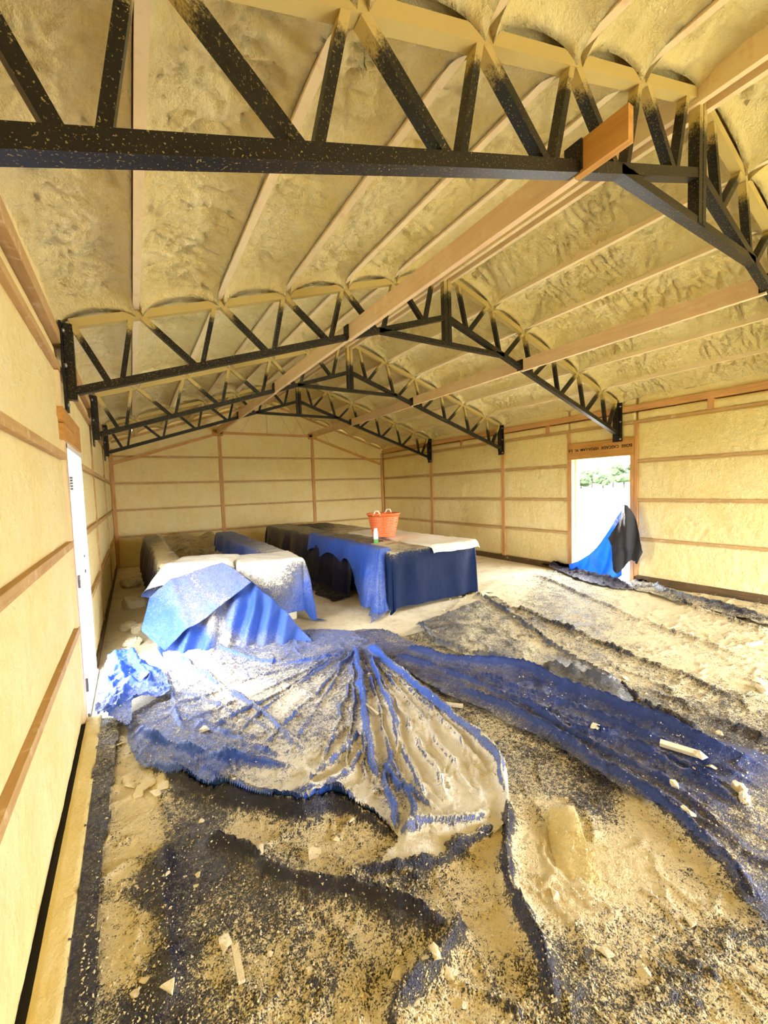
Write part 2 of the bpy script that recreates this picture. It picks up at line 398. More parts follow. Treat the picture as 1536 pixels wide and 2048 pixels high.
for z in GZ:
    for i in range(3): box('girt', xb[i], xb[i+1], YB-.005, YB+.09, z-.018, z+.018, M['girt'], wb)
for x in PX: box('post', x-.04, x+.04, YB-.012, YB+.12, 0, 3.13, M['wood_z'], wb)
for x in (XL+.03, XR-.03): box('corner_post', x-.035, x+.035, YB-.03, YB+.1, 0, 2.7, M['wood_z'], wb)
# gable foam above the last girt and its wooden scissor chords
def gable_top(u): return ztop(u)+.12
nu = 160; nz = 46
uu = np.linspace(XL-.02, XR+.02, nu); tt = np.linspace(0, 1, nz)
U, Tt = np.meshgrid(uu, tt, indexing='ij')
Z = 2.55+Tt*(np.array([gable_top(x) for x in uu])[:, None]-2.55)
P = np.stack([U, YB+.02-fbm(U*2, Z*2, 41)*.03-fbm(U*12, Z*9, 43)*.012, Z], -1)
mesh_np('foam_panel', P.reshape(-1, 3), grid_quads(nu, nz), M['foam_wall'], wb)
for s in (0, 1):
    f = (lambda X: X) if s == 0 else mir
    bar('gable_chord', (f(.06), YB-.025, 2.36), (f(2.36), YB-.025, 3.13), .06, .05, M['wood_x'], wb)
    bar('gable_chord', (f(.06), YB-.02, 2.84), (f(XM), YB-.02, 4.0), .05, .04, M['girt'], wb)
    for (a, za), (c, zc_) in (((.9, 2.66), (1.2, 3.18)), ((1.2, 3.18), (1.75, 2.95)), ((1.75, 2.95), (2.1, 3.46)), ((2.1, 3.46), (2.5, 3.16)), ((2.9, 3.16), (3.3, 3.86)), ((2.5, 3.16), (2.8, 3.7))):
        bar('gable_web', (f(a), YB-.012, za), (f(c), YB-.012, zc_), .022, .03, M['wood_dusty'], wb)
bar('gable_tie', (2.3, YB-.03, 3.14), (mir(2.3), YB-.03, 3.14), .06, .05, M['wood_x'], wb)
for x in (2.31, mir(2.31)): box('brace_bracket', x-.12, x+.12, YB-.055, YB-.0, 3.06, 3.21, M['wood_header'], wb)
bar('gable_king', (XM, YB-.03, 3.14), (XM, YB-.03, 4.0), .03, .03, M['wood_dusty'], wb, side=(0, 1, 0))
# front wall behind the camera with an unseen opening shaped for the light
Vs = []
for a, b_, c, d in ((XL-.2, FO[0], -.1, 2.95), (FO[1], XR+.2, -.1, 2.95), (FO[0], FO[1], FO[2], 2.95)):
    Vs.append((np.array([[x, y, z] for x in (a, b_) for y in (YF-.12, YF) for z in (c, d)]), BQ))
Vs.append((np.array([[XL-.2, YF, 2.95], [XR+.2, YF, 2.95], [XM, YF, 4.2], [XM, YF, 4.2]]), np.array([[0, 1, 2, 3]])))
V, Q = joinvq(Vs); struct(mesh_np('wall_front', V, Q[:-1], M['foam_wall'], smooth=False, T=np.array([[len(V)-4, len(V)-3, len(V)-2]])), 'front wall with an unseen opening shaped to let in light')

# ------------------------------------------------------------------ ceiling: roof deck, purlins, foam between them
V = np.array([[x, y, z] for (x, z) in ((XL-.25, ztop(XL-.25)+.26), (XM, ztop(XM)+.26), (XR+.25, ztop(XR+.25)+.26)) for y in (YF-.1, YB+.2)])
ceil = struct(mesh_np('ceiling', V, np.array([[0, 1, 3, 2], [2, 3, 5, 4]]), M['foam_roof'], smooth=False), 'pitched roof sprayed with yellow foam between purlins')
PUR = [.50, 1.10, 1.675, 2.27, 2.84]
YC = [YF]+TY+[YB]
c_, s_ = math.cos(math.atan(SL)), math.sin(math.atan(SL))
def roof_h(ul, vl, seed):
    def f(u, v, gu, gv):
        eu = np.minimum(u, ul-u); evd = np.minimum(v, vl-v)
        h = -.115+.10*np.exp(-eu/.085)+.085*np.exp(-evd/.08)
        k = 1-np.exp(-np.minimum(eu, evd)/.03)
        warp = noise(gu*3, gv*3, seed)*1.2
        lum = fbm(gu*4.0+warp, gv*4.5, seed+1)*.06
        rid = np.abs(fbm(gu*4.5, gv*15+warp*1.5, seed+2, 3)-.5)*2
        pop = np.abs(noise(gu*24+warp, gv*30, seed+4)-.5)*2
        pop2 = noise(gu*52, gv*60, seed+5)
        return h+k*(lum-.030-.050*np.exp(-(rid/.16)**2)*sstep(.25, .7, noise(gu*1.7, gv*2.3, seed+7))-.028*(1-pop)+.016*pop2)
    return f
for s in (0, 1):
    f = (lambda X: X) if s == 0 else mir
    us = [XL-.02]+PUR+[XM-.02]
    sg = 1 if s == 0 else -1
    for i in range(len(us)-1):
        a = us[i]+(.022 if i else 0); b_ = us[i+1]-.022
        for j in range(len(YC)-1):
            ya, yb = YC[j]+.03, YC[j+1]-.03
            O = (f(a), ya, ztop(f(a))+.075); ul = (b_-a)/c_; vl = yb-ya
            res = (.03, .016, .02, .028, .032)[j]
            panel('foam_panel', O, (sg*c_, 0, s_), (0, 1, 0), (sg*s_, 0, -c_), ul, vl, res, roof_h(ul, vl, 501+s*50), M['foam_roof'], ceil, .17, (a/c_+s*30, ya))
    pm = M['wood_dusty'] if s == 0 else M['wood_foamed']
    for x in PUR:
        x = f(x); z = ztop(x)+.07
        for j in range(len(YC)-1):
            bar('purlin', (x, YC[j]-.0, z+.07), (x, YC[j+1], z+.07), .15, .042, pm, ceil, side=(1, 0, 0))
    for j in range(len(YC)-1):
        bar('ridge_board', (f(XM-.055), YC[j], 4.03), (f(XM-.055), YC[j+1], 4.03), .19, .04, M['wood_dusty'], ceil, side=(1, 0, 0))

# ------------------------------------------------------------------ steel trusses
HALF = [(.108, .295), (.464, .384), (.54, .893), (1.063, .951), (1.13, 1.482), (1.654, 1.554), (1.687, 2.065), (2.244, 2.118), (2.289, 2.617), (2.845, 2.72), (2.93, 3.225), (3.385, 3.266)]
TL = ['black steel roof truss furthest from the gable wall, passed by a protruding brace board',
      'black steel roof truss whose ends sit above the white door frame and right doorway',
      'overspray-coated steel roof truss, second one out from the far gable wall',
      'thin dark steel roof truss standing next to the far gable wall']
for ti, y in enumerate(TY):
    t = empty('roof_truss', (XM, y, 2.3)); tag(t, TL[ti], 'truss', 'steel trusses under the roof')
    t.matrix_world = Matrix.Translation((XM, y, 2.3))
    mat = M['steel'][ti]
    def sp(P):
        k = (P[2]-zbot(P[0]))/.42
        return float(np.clip(k, -.2, 1.15))**2*.95 if k > 0 else -.1
    def local(o): o.matrix_parent_inverse = t.matrix_world.inverted(); return o
    for s in (0, 1):
        f = (lambda X: X) if s == 0 else mir
        local(bar('top_chord', (f(.09), y, ztop(.09)+.03), (f(XM), y, ztop(XM)+.03), .06, .06, mat, t, spray=lambda P: .95))
        local(bar('bottom_chord', (f(.10), y, zbot(.10)-.028), (f(XM), y, zbot(XM)-.028), .056, .06, mat, t, spray=lambda P: -.02))
        for i, (a, b_) in enumerate(HALF):
            w = .034 if i % 2 else .042
            local(bar('web', (f(a), y, ztop(a)+.005), (f(b_), y, zbot(b_)-.01), w, .052, mat, t, spray=sp))
        xe = f(XL+.012)
        local(bar('end_post', (f(.075), y, 2.33), (f(.075), y, 2.86), .055, .06, mat, t, side=(0, 1, 0), spray=lambda P: .25 if ti == 1 and P[0] < 1 else .02))
        ep = local(box('end_plate', min(f(.030), f(.044)), max(f(.030), f(.044)), y-.075, y+.075, 2.25, 2.86, mat, t))
        for zb in (2.29, 2.56, 2.80):
            v, q = lathe([(0, .0), (.016, 0), (.016, .012), (.009, .016), (0, .018)], 8)
            v = np.stack([f(.044)+(v[:, 2] if s == 0 else -v[:, 2]), y-.05+v[:, 0], zb+v[:, 1]], -1)
            bo = mesh_np('bolt', v, q, M['metal'], ep)
        # bracket that carries the brace board
        local(box('brace_bracket', f(2.29)-.012 if s == 0 else f(2.29)-.05, f(2.29)+.05 if s == 0 else f(2.29)+.012, y-.045, y+.045, zbot(2.29)-.05, zbot(2.29)+.085, mat, t))
    local(bar('tie', (2.655, y, 3.25), (mir(2.655), y, 3.25), .05, .06, mat, t, spray=lambda P: -.02))
    for dx in (-.028, .028): local(bar('king_post', (XM+dx, y-.004, 3.235), (XM+dx, y-.004, 4.03), .046, .062, mat, t, spray=lambda P: float(np.clip((P[2]-3.55)/.45, 0, 1))))

# bare brace boards resting in the truss brackets
ends = [1.0]+TY[1:]+[YB]
st_ = TY
for s in (0, 1):
    for j in range(4):
        a = TY[j]+.004; b_ = (TY[j+1]-.004 if j < 3 else YB-.065)
        x = 2.31 if s == 0 else mir(2.31)
        zc = 3.185
        o = bar('brace_board', (x+(.0 if j % 2 else .0), a, zc-.02+.012*(j % 2)), (x, b_, zc-.02+.012*(j % 2)), .15, .04, M['wood_header'] if False else M['wood_brace'], None, side=(1, 0, 0))
        where = ['from front truss to door truss', 'behind the truss above the doors', 'between the two rearmost trusses', 'reaching the gable wall'][j]
        tag(o, 'bare wooden brace board, %s roof slope, %s' % (('left', 'right')[s], where), 'board', 'brace boards between the trusses')

tag(bar('board_stub', (2.31, 1.0, 3.165), (2.31, TY[0]-.004, 3.165), .15, .04, M['wood_header'], None, side=(1, 0, 0)), 'short brown board stub poking out past the front truss bracket', 'board')  # separate brown piece; its dark tone partly stands in for shade

# ------------------------------------------------------------------ door_1: open doorway with white frame in the left wall
d1 = struct(empty('door_1', (XL, LD[0], 0)), 'open doorway with white frame and three bare hinges in the left wall')
d1.matrix_world = Matrix.Translation((XL, LD[0], 0))
def lc(o, p): o.matrix_parent_inverse = p.matrix_world.inverted(); return o
y0, y1, zt = LD
lc(box('jamb', XL-.13, XL+.004, y0-.085, y0-.035, 0, zt+.03, M['wood_z'], d1), d1)
for (a, b_, c, d) in ((y0-.035, y0+.0, 0, zt), (y1, y1+.035, 0, zt), (y0-.035, y1+.035, zt-.03, zt+.01)):
    lc(box('frame', XL-.13, XL+.006, a, b_, c, d, M['white'], d1), d1)
for (yy, dy) in ((y1-.013, 0), (y0, 0)):
    lc(box('stop_strip', XL-.095, XL-.045, yy, yy+.013, 0, zt-.03, M['white'], d1), d1)
for z in (.24, 1.02, 1.74):
    h = lc(box('hinge', XL-.045, XL-.002, y0-.002, y0+.002, z-.05, z+.05, M['dark_metal'], d1), d1)
    for k in range(5):
        v, q = tube([[XL+.012, y0+.014, z-.05+k*.02], [XL+.012, y0+.014, z-.032+k*.02]], .011, 8)
        o = mesh_np('knuckle', v, q, M['dark_metal'], h)
for z, hh in ((.96, .03), (1.10, .022)):
    sp_ = lc(box('strike_plate', XL-.035, XL-.010, y1-.003, y1, z-hh, z+hh, M['metal'], d1), d1)
    box('strike_hole', XL-.028, XL-.017, y1-.0035, y1-.002, z-hh*.5, z+hh*.5, M['groove'], sp_)
lc(box('threshold', XL-.13, XL+.02, y0, y1, 0, .03, M['metal'], d1), d1)
# door_2: open doorway in the right wall
d2 = struct(empty('door_2', (XR, RD[0], 0)), 'open doorway with bare wooden jambs in the right wall')
d2.matrix_world = Matrix.Translation((XR, RD[0], 0))
for (a, b_) in ((RD[0]-.06, RD[0]), (RD[1], RD[1]+.04)):
    lc(box('jamb', XR-.008, XR+.15, a, b_, 0, 2.03, M['wood_z'], d2), d2)
lc(box('white_frame', XR+.10, XR+.17, RD[1]-.035, RD[1]-.001, 0, 2.02, M['white'], d2), d2)
lc(box('white_frame', XR+.10, XR+.17, RD[0]+.001, RD[0]+.02, 0, 2.02, M['white'], d2), d2)
lc(box('sill', XR-.0, XR+.17, RD[0], RD[1], -.02, .02, M['white'], d2), d2)

# ------------------------------------------------------------------ sheets and folds
def polydist(X, Y, P):
    """distance, signed side and arc fraction of points to polyline P"""
    best = np.full(X.shape, 1e9); side = np.zeros(X.shape); arc = np.zeros(X.shape)
    L = np.concatenate([[0], np.cumsum(np.linalg.norm(np.diff(P, axis=0), axis=1))])
    for i in range(len(P)-1):
        a, b_ = P[i], P[i+1]; d = b_-a; l2 = d@d
        t = np.clip(((X-a[0])*d[0]+(Y-a[1])*d[1])/l2, 0, 1)
        ex = X-a[0]-t*d[0]; ey = Y-a[1]-t*d[1]; dd = np.hypot(ex, ey)
        m = dd < best; best[m] = dd[m]; side[m] = np.sign(d[0]*ey-d[1]*ex)[m]; arc[m] = ((L[i]+t*(L[i+1]-L[i]))/L[-1])[m]
    return best, side, arc
def smooth_poly(P, n=5):
    P = np.asarray(P, float)
    if len(P) < 3: return P
    Q = []
    E = np.concatenate([[2*P[0]-P[1]], P, [2*P[-1]-P[-2]]])
    for i in range(1, len(E)-2):
        for k in range(n):
            t = k/n; a, b_, c, d = E[i-1:i+3]
            Q.append(.5*((2*b_)+(-a+c)*t+(2*a-5*b_+4*c-d)*t*t+(-a+3*b_-3*c+d)*t**3))
    Q.append(P[-1]); return np.array(Q)
def folds_h(X, Y, folds):
    H = np.zeros(X.shape)
    for (pts, A, w, asym) in folds:
        P = smooth_poly([fl(*p) for p in pts], 4)
        m = (X > P[:, 0].min()-5*w) & (X < P[:, 0].max()+5*w) & (Y > P[:, 1].min()-5*w) & (Y < P[:, 1].max()+5*w)
        if not m.any(): continue
        x = X[m]; y = Y[m]
        wx = (fbm(x*4, y*4, 91, 3)-.5)*.06
        d, s, a = polydist(x+wx, y-wx, P)
        ww = np.where(s > 0, w*asym, w/asym)
        tap = sstep(0, .10, a)*sstep(0, .12, 1-a)
        amp = A*(.65+.7*noise(a*9+3, a*0+A*100, 17))
        H[m] = np.maximum(H[m], amp*tap*np.exp(-(d/ww)**1.0))+.18*np.minimum(H[m], amp*tap*np.exp(-(d/ww)**1.0))
    return H
def inside(X, Y, P):
    r = np.zeros(X.shape, bool); n = len(P)
    for i in range(n):
        a, b_ = P[i], P[(i+1) % n]
        c = ((a[1] > Y) != (b_[1] > Y)); xx = (b_[0]-a[0])*(Y-a[1])/(b_[1]-a[1]+1e-12)+a[0]
        r ^= c & (X < xx)
    return r
def rbf(px, pts, sig):
    num = np.zeros(len(px)); den = np.full(len(px), 1e-9)
    for (x, y, v, *r) in pts:
        s = r[0] if r else sig
        w = np.exp(-((px[:, 0]-x)**2+(px[:, 1]-y)**2)/(2*s*s)); num += w*v; den += w
    d0 = .02
    return (num+d0*np.mean([p[2] for p in pts]))/(den+d0)
def floor_sheet(name, poly, res, base, folds, dust, sig, mat, label, cat='tarp', wr=.012, seed=0, xs=None, ys=None, edge=.0, group=None, slide=.75):
    P = smooth_poly(np.array(list(poly)+[poly[0]]), 4)[:-1]
    if xs is None:
        xs = np.arange(P[:, 0].min()-res, P[:, 0].max()+2*res, res); ys = np.arange(P[:, 1].min()-res, P[:, 1].max()+2*res, res)
    X, Y = np.meshgrid(xs, ys, indexing='ij'); x = X.ravel(); y = Y.ravel()
    PP = np.concatenate([P, P[:1]])
    d, s, a = polydist(x, y, PP)
    wob = (fbm(x*5, y*5, seed+31, 4)-.5)*.12*edge
    ins = inside(x, y, P); sd = np.where(ins, d, -d)+wob
    H = folds_h(x, y, folds)
    cr = np.abs(fbm(x*3+fbm(x*2, y*2, seed+3)*2, y*3, seed+5, 4)-.5)*2
    wq = fbm(x*1.3, y*1.3, seed+11, 2)*5
    c2 = np.abs(noise(x*5+wq, y*4-wq, seed+12)-.5)*2; c3 = np.abs(noise(x*9-wq*1.5, y*10+wq, seed+13)-.5)*2
    gate = sstep(.42, .62, noise(x*1.9, y*1.9, seed+14)); gate2 = sstep(.45, .65, noise(x*2.7, y*2.7, seed+15))
    H = H+wr*(fbm(x*2.5, y*2.5, seed+7)*.8+1.0*np.exp(-cr/.06)+1.1*gate*np.exp(-c2/.07)+.6*gate2*np.exp(-c3/.09)+.45*fbm(x*24, y*24, seed+8, 3)+.3*noise(x*75, y*75, seed+9))
    Z = base(x, y)+H if callable(base) else base+H
    Z = np.maximum(Z, .002)
    q = grid_quads(len(xs), len(ys))
    keep = (sd[q] > 0).sum(1) >= 2; q = q[keep]
    used = np.unique(q); re = np.full(len(x), -1); re[used] = np.arange(len(used))
    V = np.stack([x, y, Z], -1)[used]
    V[:, 0] = np.minimum(V[:, 0], XR-.05-.0*V[:, 0])
    D = rbf(pix(np.stack([x[used], y[used], np.zeros(len(used))], -1)), dust, sig)
    gX, gY = np.gradient(Z.reshape(len(xs), len(ys)), xs, ys); sl = np.hypot(gX, gY).ravel()[used]
    D = D-sstep(.8, 2.0, sl)*slide-np.clip((H[used]-wr)/.06, 0, 1)*.18*slide/.75
    o = mesh_np(name, V, re[q], mat, None, attrs={'dust': D})
    tag(o, label, cat, group); return o

# fold lines, given as points on the floor seen in the photograph
FN = [  # foreground folds: points, height, width, asymmetry
 ([(280,1545),(320,1556),(380,1590),(450,1616),(550,1634),(605,1648),(665,1632),(720,1650),(768,1668),(800,1692)], .075, 0.025, .7),
 ([(395,1685),(440,1700),(500,1722),(550,1765),(615,1786),(700,1802),(768,1822),(833,1850),(873,1866),(918,1850)], .065, 0.025, .7),
 ([(800,1692),(860,1672),(930,1668),(985,1645)], .05, 0.022, 1.),
 ([(918,1850),(880,1910),(830,2010),(790,2080)], .05, 0.029, 1.2),
 ([(1013,1600),(1018,1700),(1016,1790),(1048,1870),(1088,1950),(1128,2060)], .055, 0.025, 1.2),
 ([(1003,1665),(933,1697),(883,1734),(768,1756),(680,1760)], .045, 0.022, .8),
 ([(505,1718),(570,1685),(640,1652)], .03, 0.014, 1),
 ([(660,1790),(720,1765),(768,1756)], .03, 0.014, 1),
 ([(330,1690),(335,1780),(345,1900),(335,2060)], .03, 0.036, 1),
 ([(200,1680),(260,1685),(320,1690)], .012, 0.009, 1),
 ([(400,1600),(470,1630),(560,1655)], .02, 0.029, 1),
 ([(1150,1600),(1190,1650),(1200,1700)], .02, 0.022, 1),
 ([(1536,1840),(1470,1765),(1418,1712),(1360,1655),(1308,1602)], .05, 0.029, 1),
]
FB = [  # blue fan tarp
 ([(735,1300),(790,1350),(843,1398),(893,1442),(968,1508),(1003,1545),(1014,1600),(1005,1650)], .075, 0.025, 1.3),
 ([(715,1300),(722,1400),(735,1480),(752,1560),(770,1600)], .065, 0.019, 1.2),
 ([(745,1320),(765,1390),(788,1450),(800,1500),(795,1540)], .055, 0.016, 1.),
 ([(770,1545),(800,1590),(845,1620),(895,1650)], .055, 0.016, 1),
 ([(765,1560),(790,1640),(800,1690)], .045, 0.013, 1),
 ([(800,1570),(835,1640),(850,1700)], .04, 0.013, 1),
 ([(262,1470),(300,1492),(330,1505),(420,1534),(500,1548),(560,1556),(620,1560)], .06, 0.023, .7),
 ([(345,1320),(420,1370),(480,1410),(540,1450),(600,1510),(640,1550)], .05, 0.025, 1),
 ([(330,1340),(340,1400),(362,1460),(380,1480)], .03, 0.014, 1),
 ([(720,1480),(680,1530),(640,1560),(600,1590)], .05, 0.022, 1.2),
 ([(728,1520),(690,1565),(620,1600),(570,1612)], .045, 0.022, 1.2),
 ([(540,1480),(600,1500),(660,1490),(700,1460)], .02, 0.022, 1),
 ([(400,1330),(500,1360),(580,1380),(650,1420)], .02, 0.025, 1),
 ([(450,1500),(500,1490),(560,1500)], .02, 0.022, 1),
 ([(420,1290),(500,1330),(600,1335),(700,1318)], .04, 0.018, 1),
]
for k, (ex, ey) in enumerate(((300,1440),(345,1470),(400,1480),(455,1500),(520,1530),(575,1545),(640,1570),(690,1590),(735,1610),(815,1650),(860,1660),(905,1640),(950,1620),(985,1570))):
    sx_, sy_ = 716+random.uniform(-8, 14), 1296+random.uniform(-4, 10); bow = random.uniform(-28, 10) if ex < 700 else random.uniform(-4, 14)
    FB.append(([(sx_+(ex-sx_)*t, sy_+(ey-sy_)*t-bow*math.sin(math.pi*t)*1.2) for t in (.06, .3, .5, .7, .88, 1)], random.uniform(.022, .04), random.uniform(.010, .016), 1.))
for k in range(9):
    y_ = 1350+k*22; x0_ = 335+random.uniform(-10, 60); L_ = random.uniform(90, 230)
    FB.append(([(x0_+L_*t, y_+L_*(.32*t+.10*t*t)+random.uniform(-4, 4)) for t in (0, .3, .6, 1)], random.uniform(.018, .032), random.uniform(.010, .015), 1.))
FB = [(p, A*1.15, w*.85, a) for p, A, w, a in FB]
for k in range(16):
    x_, y_ = random.uniform(420, 1450), random.uniform(1640, 2000); an = random.uniform(-.2, .9); L_ = random.uniform(60, 200)
    FN.append(([(x_+L_*t*math.cos(an), y_+L_*t*math.sin(an)*.7+random.uniform(-5, 5)) for t in (0, .35, .7, 1)], random.uniform(.015, .028), random.uniform(.010, .016), 1.))
FN = [(p, A*(1.3 if A > .04 else 1.), w, a) for p, A, w, a in FN]
FR = [  # long blue strip folds to the right
 ([(798,1300),(893,1332),(1048,1348),(1128,1385),(1218,1415),(1293,1450),(1393,1495),(1570,1570)], .085, 0.036, .9),
 ([(768,1318),(868,1346),(978,1390),(1068,1436),(1158,1494),(1268,1550),(1368,1600),(1510,1660)], .06, 0.022, 1),
 ([(1048,1430),(1148,1474),(1268,1512),(1353,1562),(1418,1592),(1530,1665)], .055, 0.022, 1),
 ([(900,1385),(988,1422),(1088,1470),(1158,1520),(1243,1572),(1298,1602),(1360,1655),(1430,1720),(1560,1850)], .065, 0.025, 1),
 ([(860,1325),(960,1360),(1080,1400),(1180,1440),(1300,1490),(1420,1540)], .04, 0.016, 1),
 ([(1100,1440),(1200,1480),(1330,1530),(1480,1610)], .04, 0.014, 1),
]
FK = [  # black plastic towards the right wall
 ([(948,1185),(990,1215),(1038,1246),(1098,1296),(1193,1346),(1235,1372)], .06, 0.022, 1),
 ([(1018,1215),(1118,1256),(1198,1291),(1318,1341),(1418,1381),(1570,1450)], .06, 0.032, 1),
 ([(1060,1150),(1138,1180),(1268,1240),(1393,1286),(1570,1350)], .045, 0.029, 1),
 ([(1293,1175),(1368,1210),(1450,1240),(1570,1280)], .05, 0.032, 1),
 ([(1235,1372),(1300,1420),(1340,1440),(1395,1460)], .06, 0.022, 1),
 ([(1300,1380),(1400,1430),(1560,1500)], .04, 0.022, 1),
 ([(1200,1330),(1290,1360),(1380,1400)], .025, 0.014, 1),
 ([(1260,1420),(1320,1430),(1400,1470)], .05, 0.022, 1),
]
# --- black base sheet
w0 = [tuple(fl(*p)) for p in ((186,1462), (215,1440), (300,1440), (345,1360), (560,1320), (840,1268), (905,1218), (955,1178), (1050,1150), (1142,1142), (1285,1182))]
poly0 = [(XL+.12, -.6), (XL+.12, 1.5), (XL+.12, 2.6)]+w0[:1]+w0[1:]+[(7.06, 2.6), (7.06, -.6)]
xs = np.concatenate([np.arange(XL, 2.8, .010), np.arange(2.8, 4.4, .018), np.arange(4.4, 7.16, .026)])
ys = np.concatenate([np.arange(-.65, .3, .06), np.arange(.3, 3.2, .010), np.arange(3.2, 5.6, .02)])
D0 = [(215,1700,.80,35),(225,1900,.80,35),(270,1620,.85,40),(300,1560,.9,40),(150,1750,.05,25),(135,1950,.05,25),(195,1520,.1,20),(170,1640,.08,20),
      (350,1780,.12,34),(350,1920,.10,30),(345,2030,.15,40),(280,1900,.75,30),(430,1715,.2,35),(360,1640,.3,25),(480,1800,.42,40),(420,1860,.45,30),(600,1850,.45,40),(520,1880,.55,30),(560,1760,.55,40),(430,1960,.5,50),(560,1960,.5,60),(520,1650,.75,45),(700,1720,.75,60),(640,1720,.65,40),(800,1780,.5,60),
      (680,1900,.6,60),(640,2010,.7,70),(760,1920,.55,60),(900,1950,.75,60),(980,1850,.72,60),(1060,1750,.9,70),(1150,1720,.95,70),(1090,1640,.7,40),(1180,1620,.10,32),(1165,1570,.3,40),(1080,1550,.5,45),(1060,1480,.5,40),(950,1420,.55,40),(900,1390,.5,40),
      (1280,1660,.75,50),(1300,1760,.85,70),(1400,1800,.7,60),(1240,1880,.6,60),(1150,1950,.42,50),(1400,1900,.38,50),(1340,1960,.5,50),(1480,2000,.75,50),(1200,2030,.45,50),(1500,1920,.6,40),(1040,1960,.6,40),
      (1000,1180,.85,40),(1080,1225,.42,40),(1150,1195,.5,45),(1250,1200,.72,45),(1180,1250,.40,45),(1120,1290,.7,40),(1300,1290,.75,50),(1400,1330,.72,50),(1480,1300,.8,60),(1500,1420,.6,50),(1400,1420,.5,40),(1280,1340,.6,40),(1300,1430,.3,35),(1200,1370,.5,40),(1440,1480,.2,45),(1300,1200,.8,40),(1500,1240,.55,40),(1520,1500,.2,40),(1360,1520,.35,40)]
D0 = [(x, y, v*.93 if y > 1400 else v*.97, r) for x, y, v, r in D0]
floor_sheet('plastic_sheet', poly0, .013, .004, FN+FK, D0, 45, M['s_black'], 'huge dark plastic sheet covering the floor, thickly strewn with foam dust', 'plastic sheet', .014, 3, xs, ys)
floor_sheet('plastic_strip', [(.118, -.5), (.118, 1.5), (.116, 3.3), (.15, 3.5), (.205, 3.35), (.20, 2.6), (.185, 1.8), (.19, -.5)], .012, .03, [], [(150,1750,.12),(135,1950,.1),(190,1500,.45),(180,1600,.2)], 60, M['s_black'], 'narrow dark plastic strip running along the foot of the left wall', 'plastic strip', wr=.012, seed=13, edge=.2)
# --- blue fan tarp
pf = [(325,1312),(332,1360),(330,1400),(290,1425),(258,1445),(256,1482),(285,1548),(380,1593),(450,1618),(550,1636),(605,1650),(665,1636),(720,1654),(768,1670),(800,1698),(768,1752),(883,1733),(933,1697),(1003,1668),(1016,1605),(1003,1535),(968,1505),(893,1440),(843,1395),(790,1345),(740,1295),(690,1268),(600,1268),(560,1285),(430,1285)]
D1 = [(420,1360,.66,40),(360,1330,.55,30),(480,1420,.72,40),(560,1440,.6,40),(620,1380,.6,40),(520,1330,.45,40),(640,1320,.35,40),(700,1290,.2,40),(600,1285,.15,40),(470,1300,.2,30),(380,1430,.35,30),(340,1470,.3,30),(430,1470,.28,35),(500,1500,.32,35),(450,1520,.2,30),(300,1480,.3,25),(320,1530,.2,25),(400,1560,.25,30),(560,1530,.55,35),(640,1540,.65,40),(640,1480,.35,35),(700,1440,.5,35),(640,1450,.5,30),(690,1540,.85,35),(600,1600,.85,35),(500,1590,.7,30),(700,1610,.85,40),(780,1460,.8,30),(800,1400,.7,25),(850,1500,.95,40),(930,1560,.97,40),(900,1620,.97,40),(960,1620,.97,30),(860,1430,.5,25),(760,1560,.4,25),(800,1620,.4,30),(850,1680,.85,40),(720,1350,.45,25),(660,1640,.3,20),(560,1635,.2,20)]
D1 = [(x, y, v+.10, r) for x, y, v, r in D1]
floor_sheet('tarp_fan', [tuple(fl(*p)) for p in pf], .009, lambda x, y: .022+.02*fbm(x*2, y*2, 5), FB+FN[:1]+FN[2:3], D1, 40, M['s_blue'], 'large bright blue tarp fanned out in radiating folds from the covered heap', wr=.016, seed=21, edge=.25, slide=.5).name = 'fanned_tarp'
# --- long blue strip: finer gathers between the main ridges
for k in range(len(FR)-1):
    A_, B_ = FR[k][0], FR[(k+2) % len(FR)][0]
    n_ = 7; ia = np.linspace(0, len(A_)-1, n_); ib = np.linspace(0, len(B_)-1, n_)
    pa = np.stack([np.interp(ia, range(len(A_)), [p[j] for p in A_]) for j in (0, 1)], -1); pb = np.stack([np.interp(ib, range(len(B_)), [p[j] for p in B_]) for j in (0, 1)], -1)
    FR.append(([tuple(p) for p in pa*.55+pb*.45], .034, .014, 1.))
ps = [(690,1270),(760,1266),(820,1292),(893,1322),(1048,1338),(1128,1374),(1218,1404),(1293,1438),(1393,1483),(1580,1560),(1580,1880),(1418,1722),(1330,1640),(1243,1590),(1130,1515),(988,1440),(900,1400),(830,1360),(768,1330)]
D2 = [(760,1290,.3,40),(900,1340,.28,40),(1000,1370,.2,40),(1100,1400,.1,40),(1250,1440,.06,40),(1400,1510,.06,50),(950,1390,.42,30),(1050,1440,.40,35),(1150,1490,.3,35),(1250,1540,.38,35),(1350,1600,.3,35),(1450,1680,.45,40),(1300,1560,.3,30),(1420,1580,.2,30),(1500,1650,.4,30),(1350,1550,.45,22)]
floor_sheet('long_tarp', [tuple(fl(*p)) for p in ps], .012, lambda x, y: .020+.02*fbm(x*2, y*2, 8), FR, D2, 40, M['s_deep'], 'long deep blue tarp gathered into parallel ridges running toward the right', wr=.014, seed=33, edge=.3)
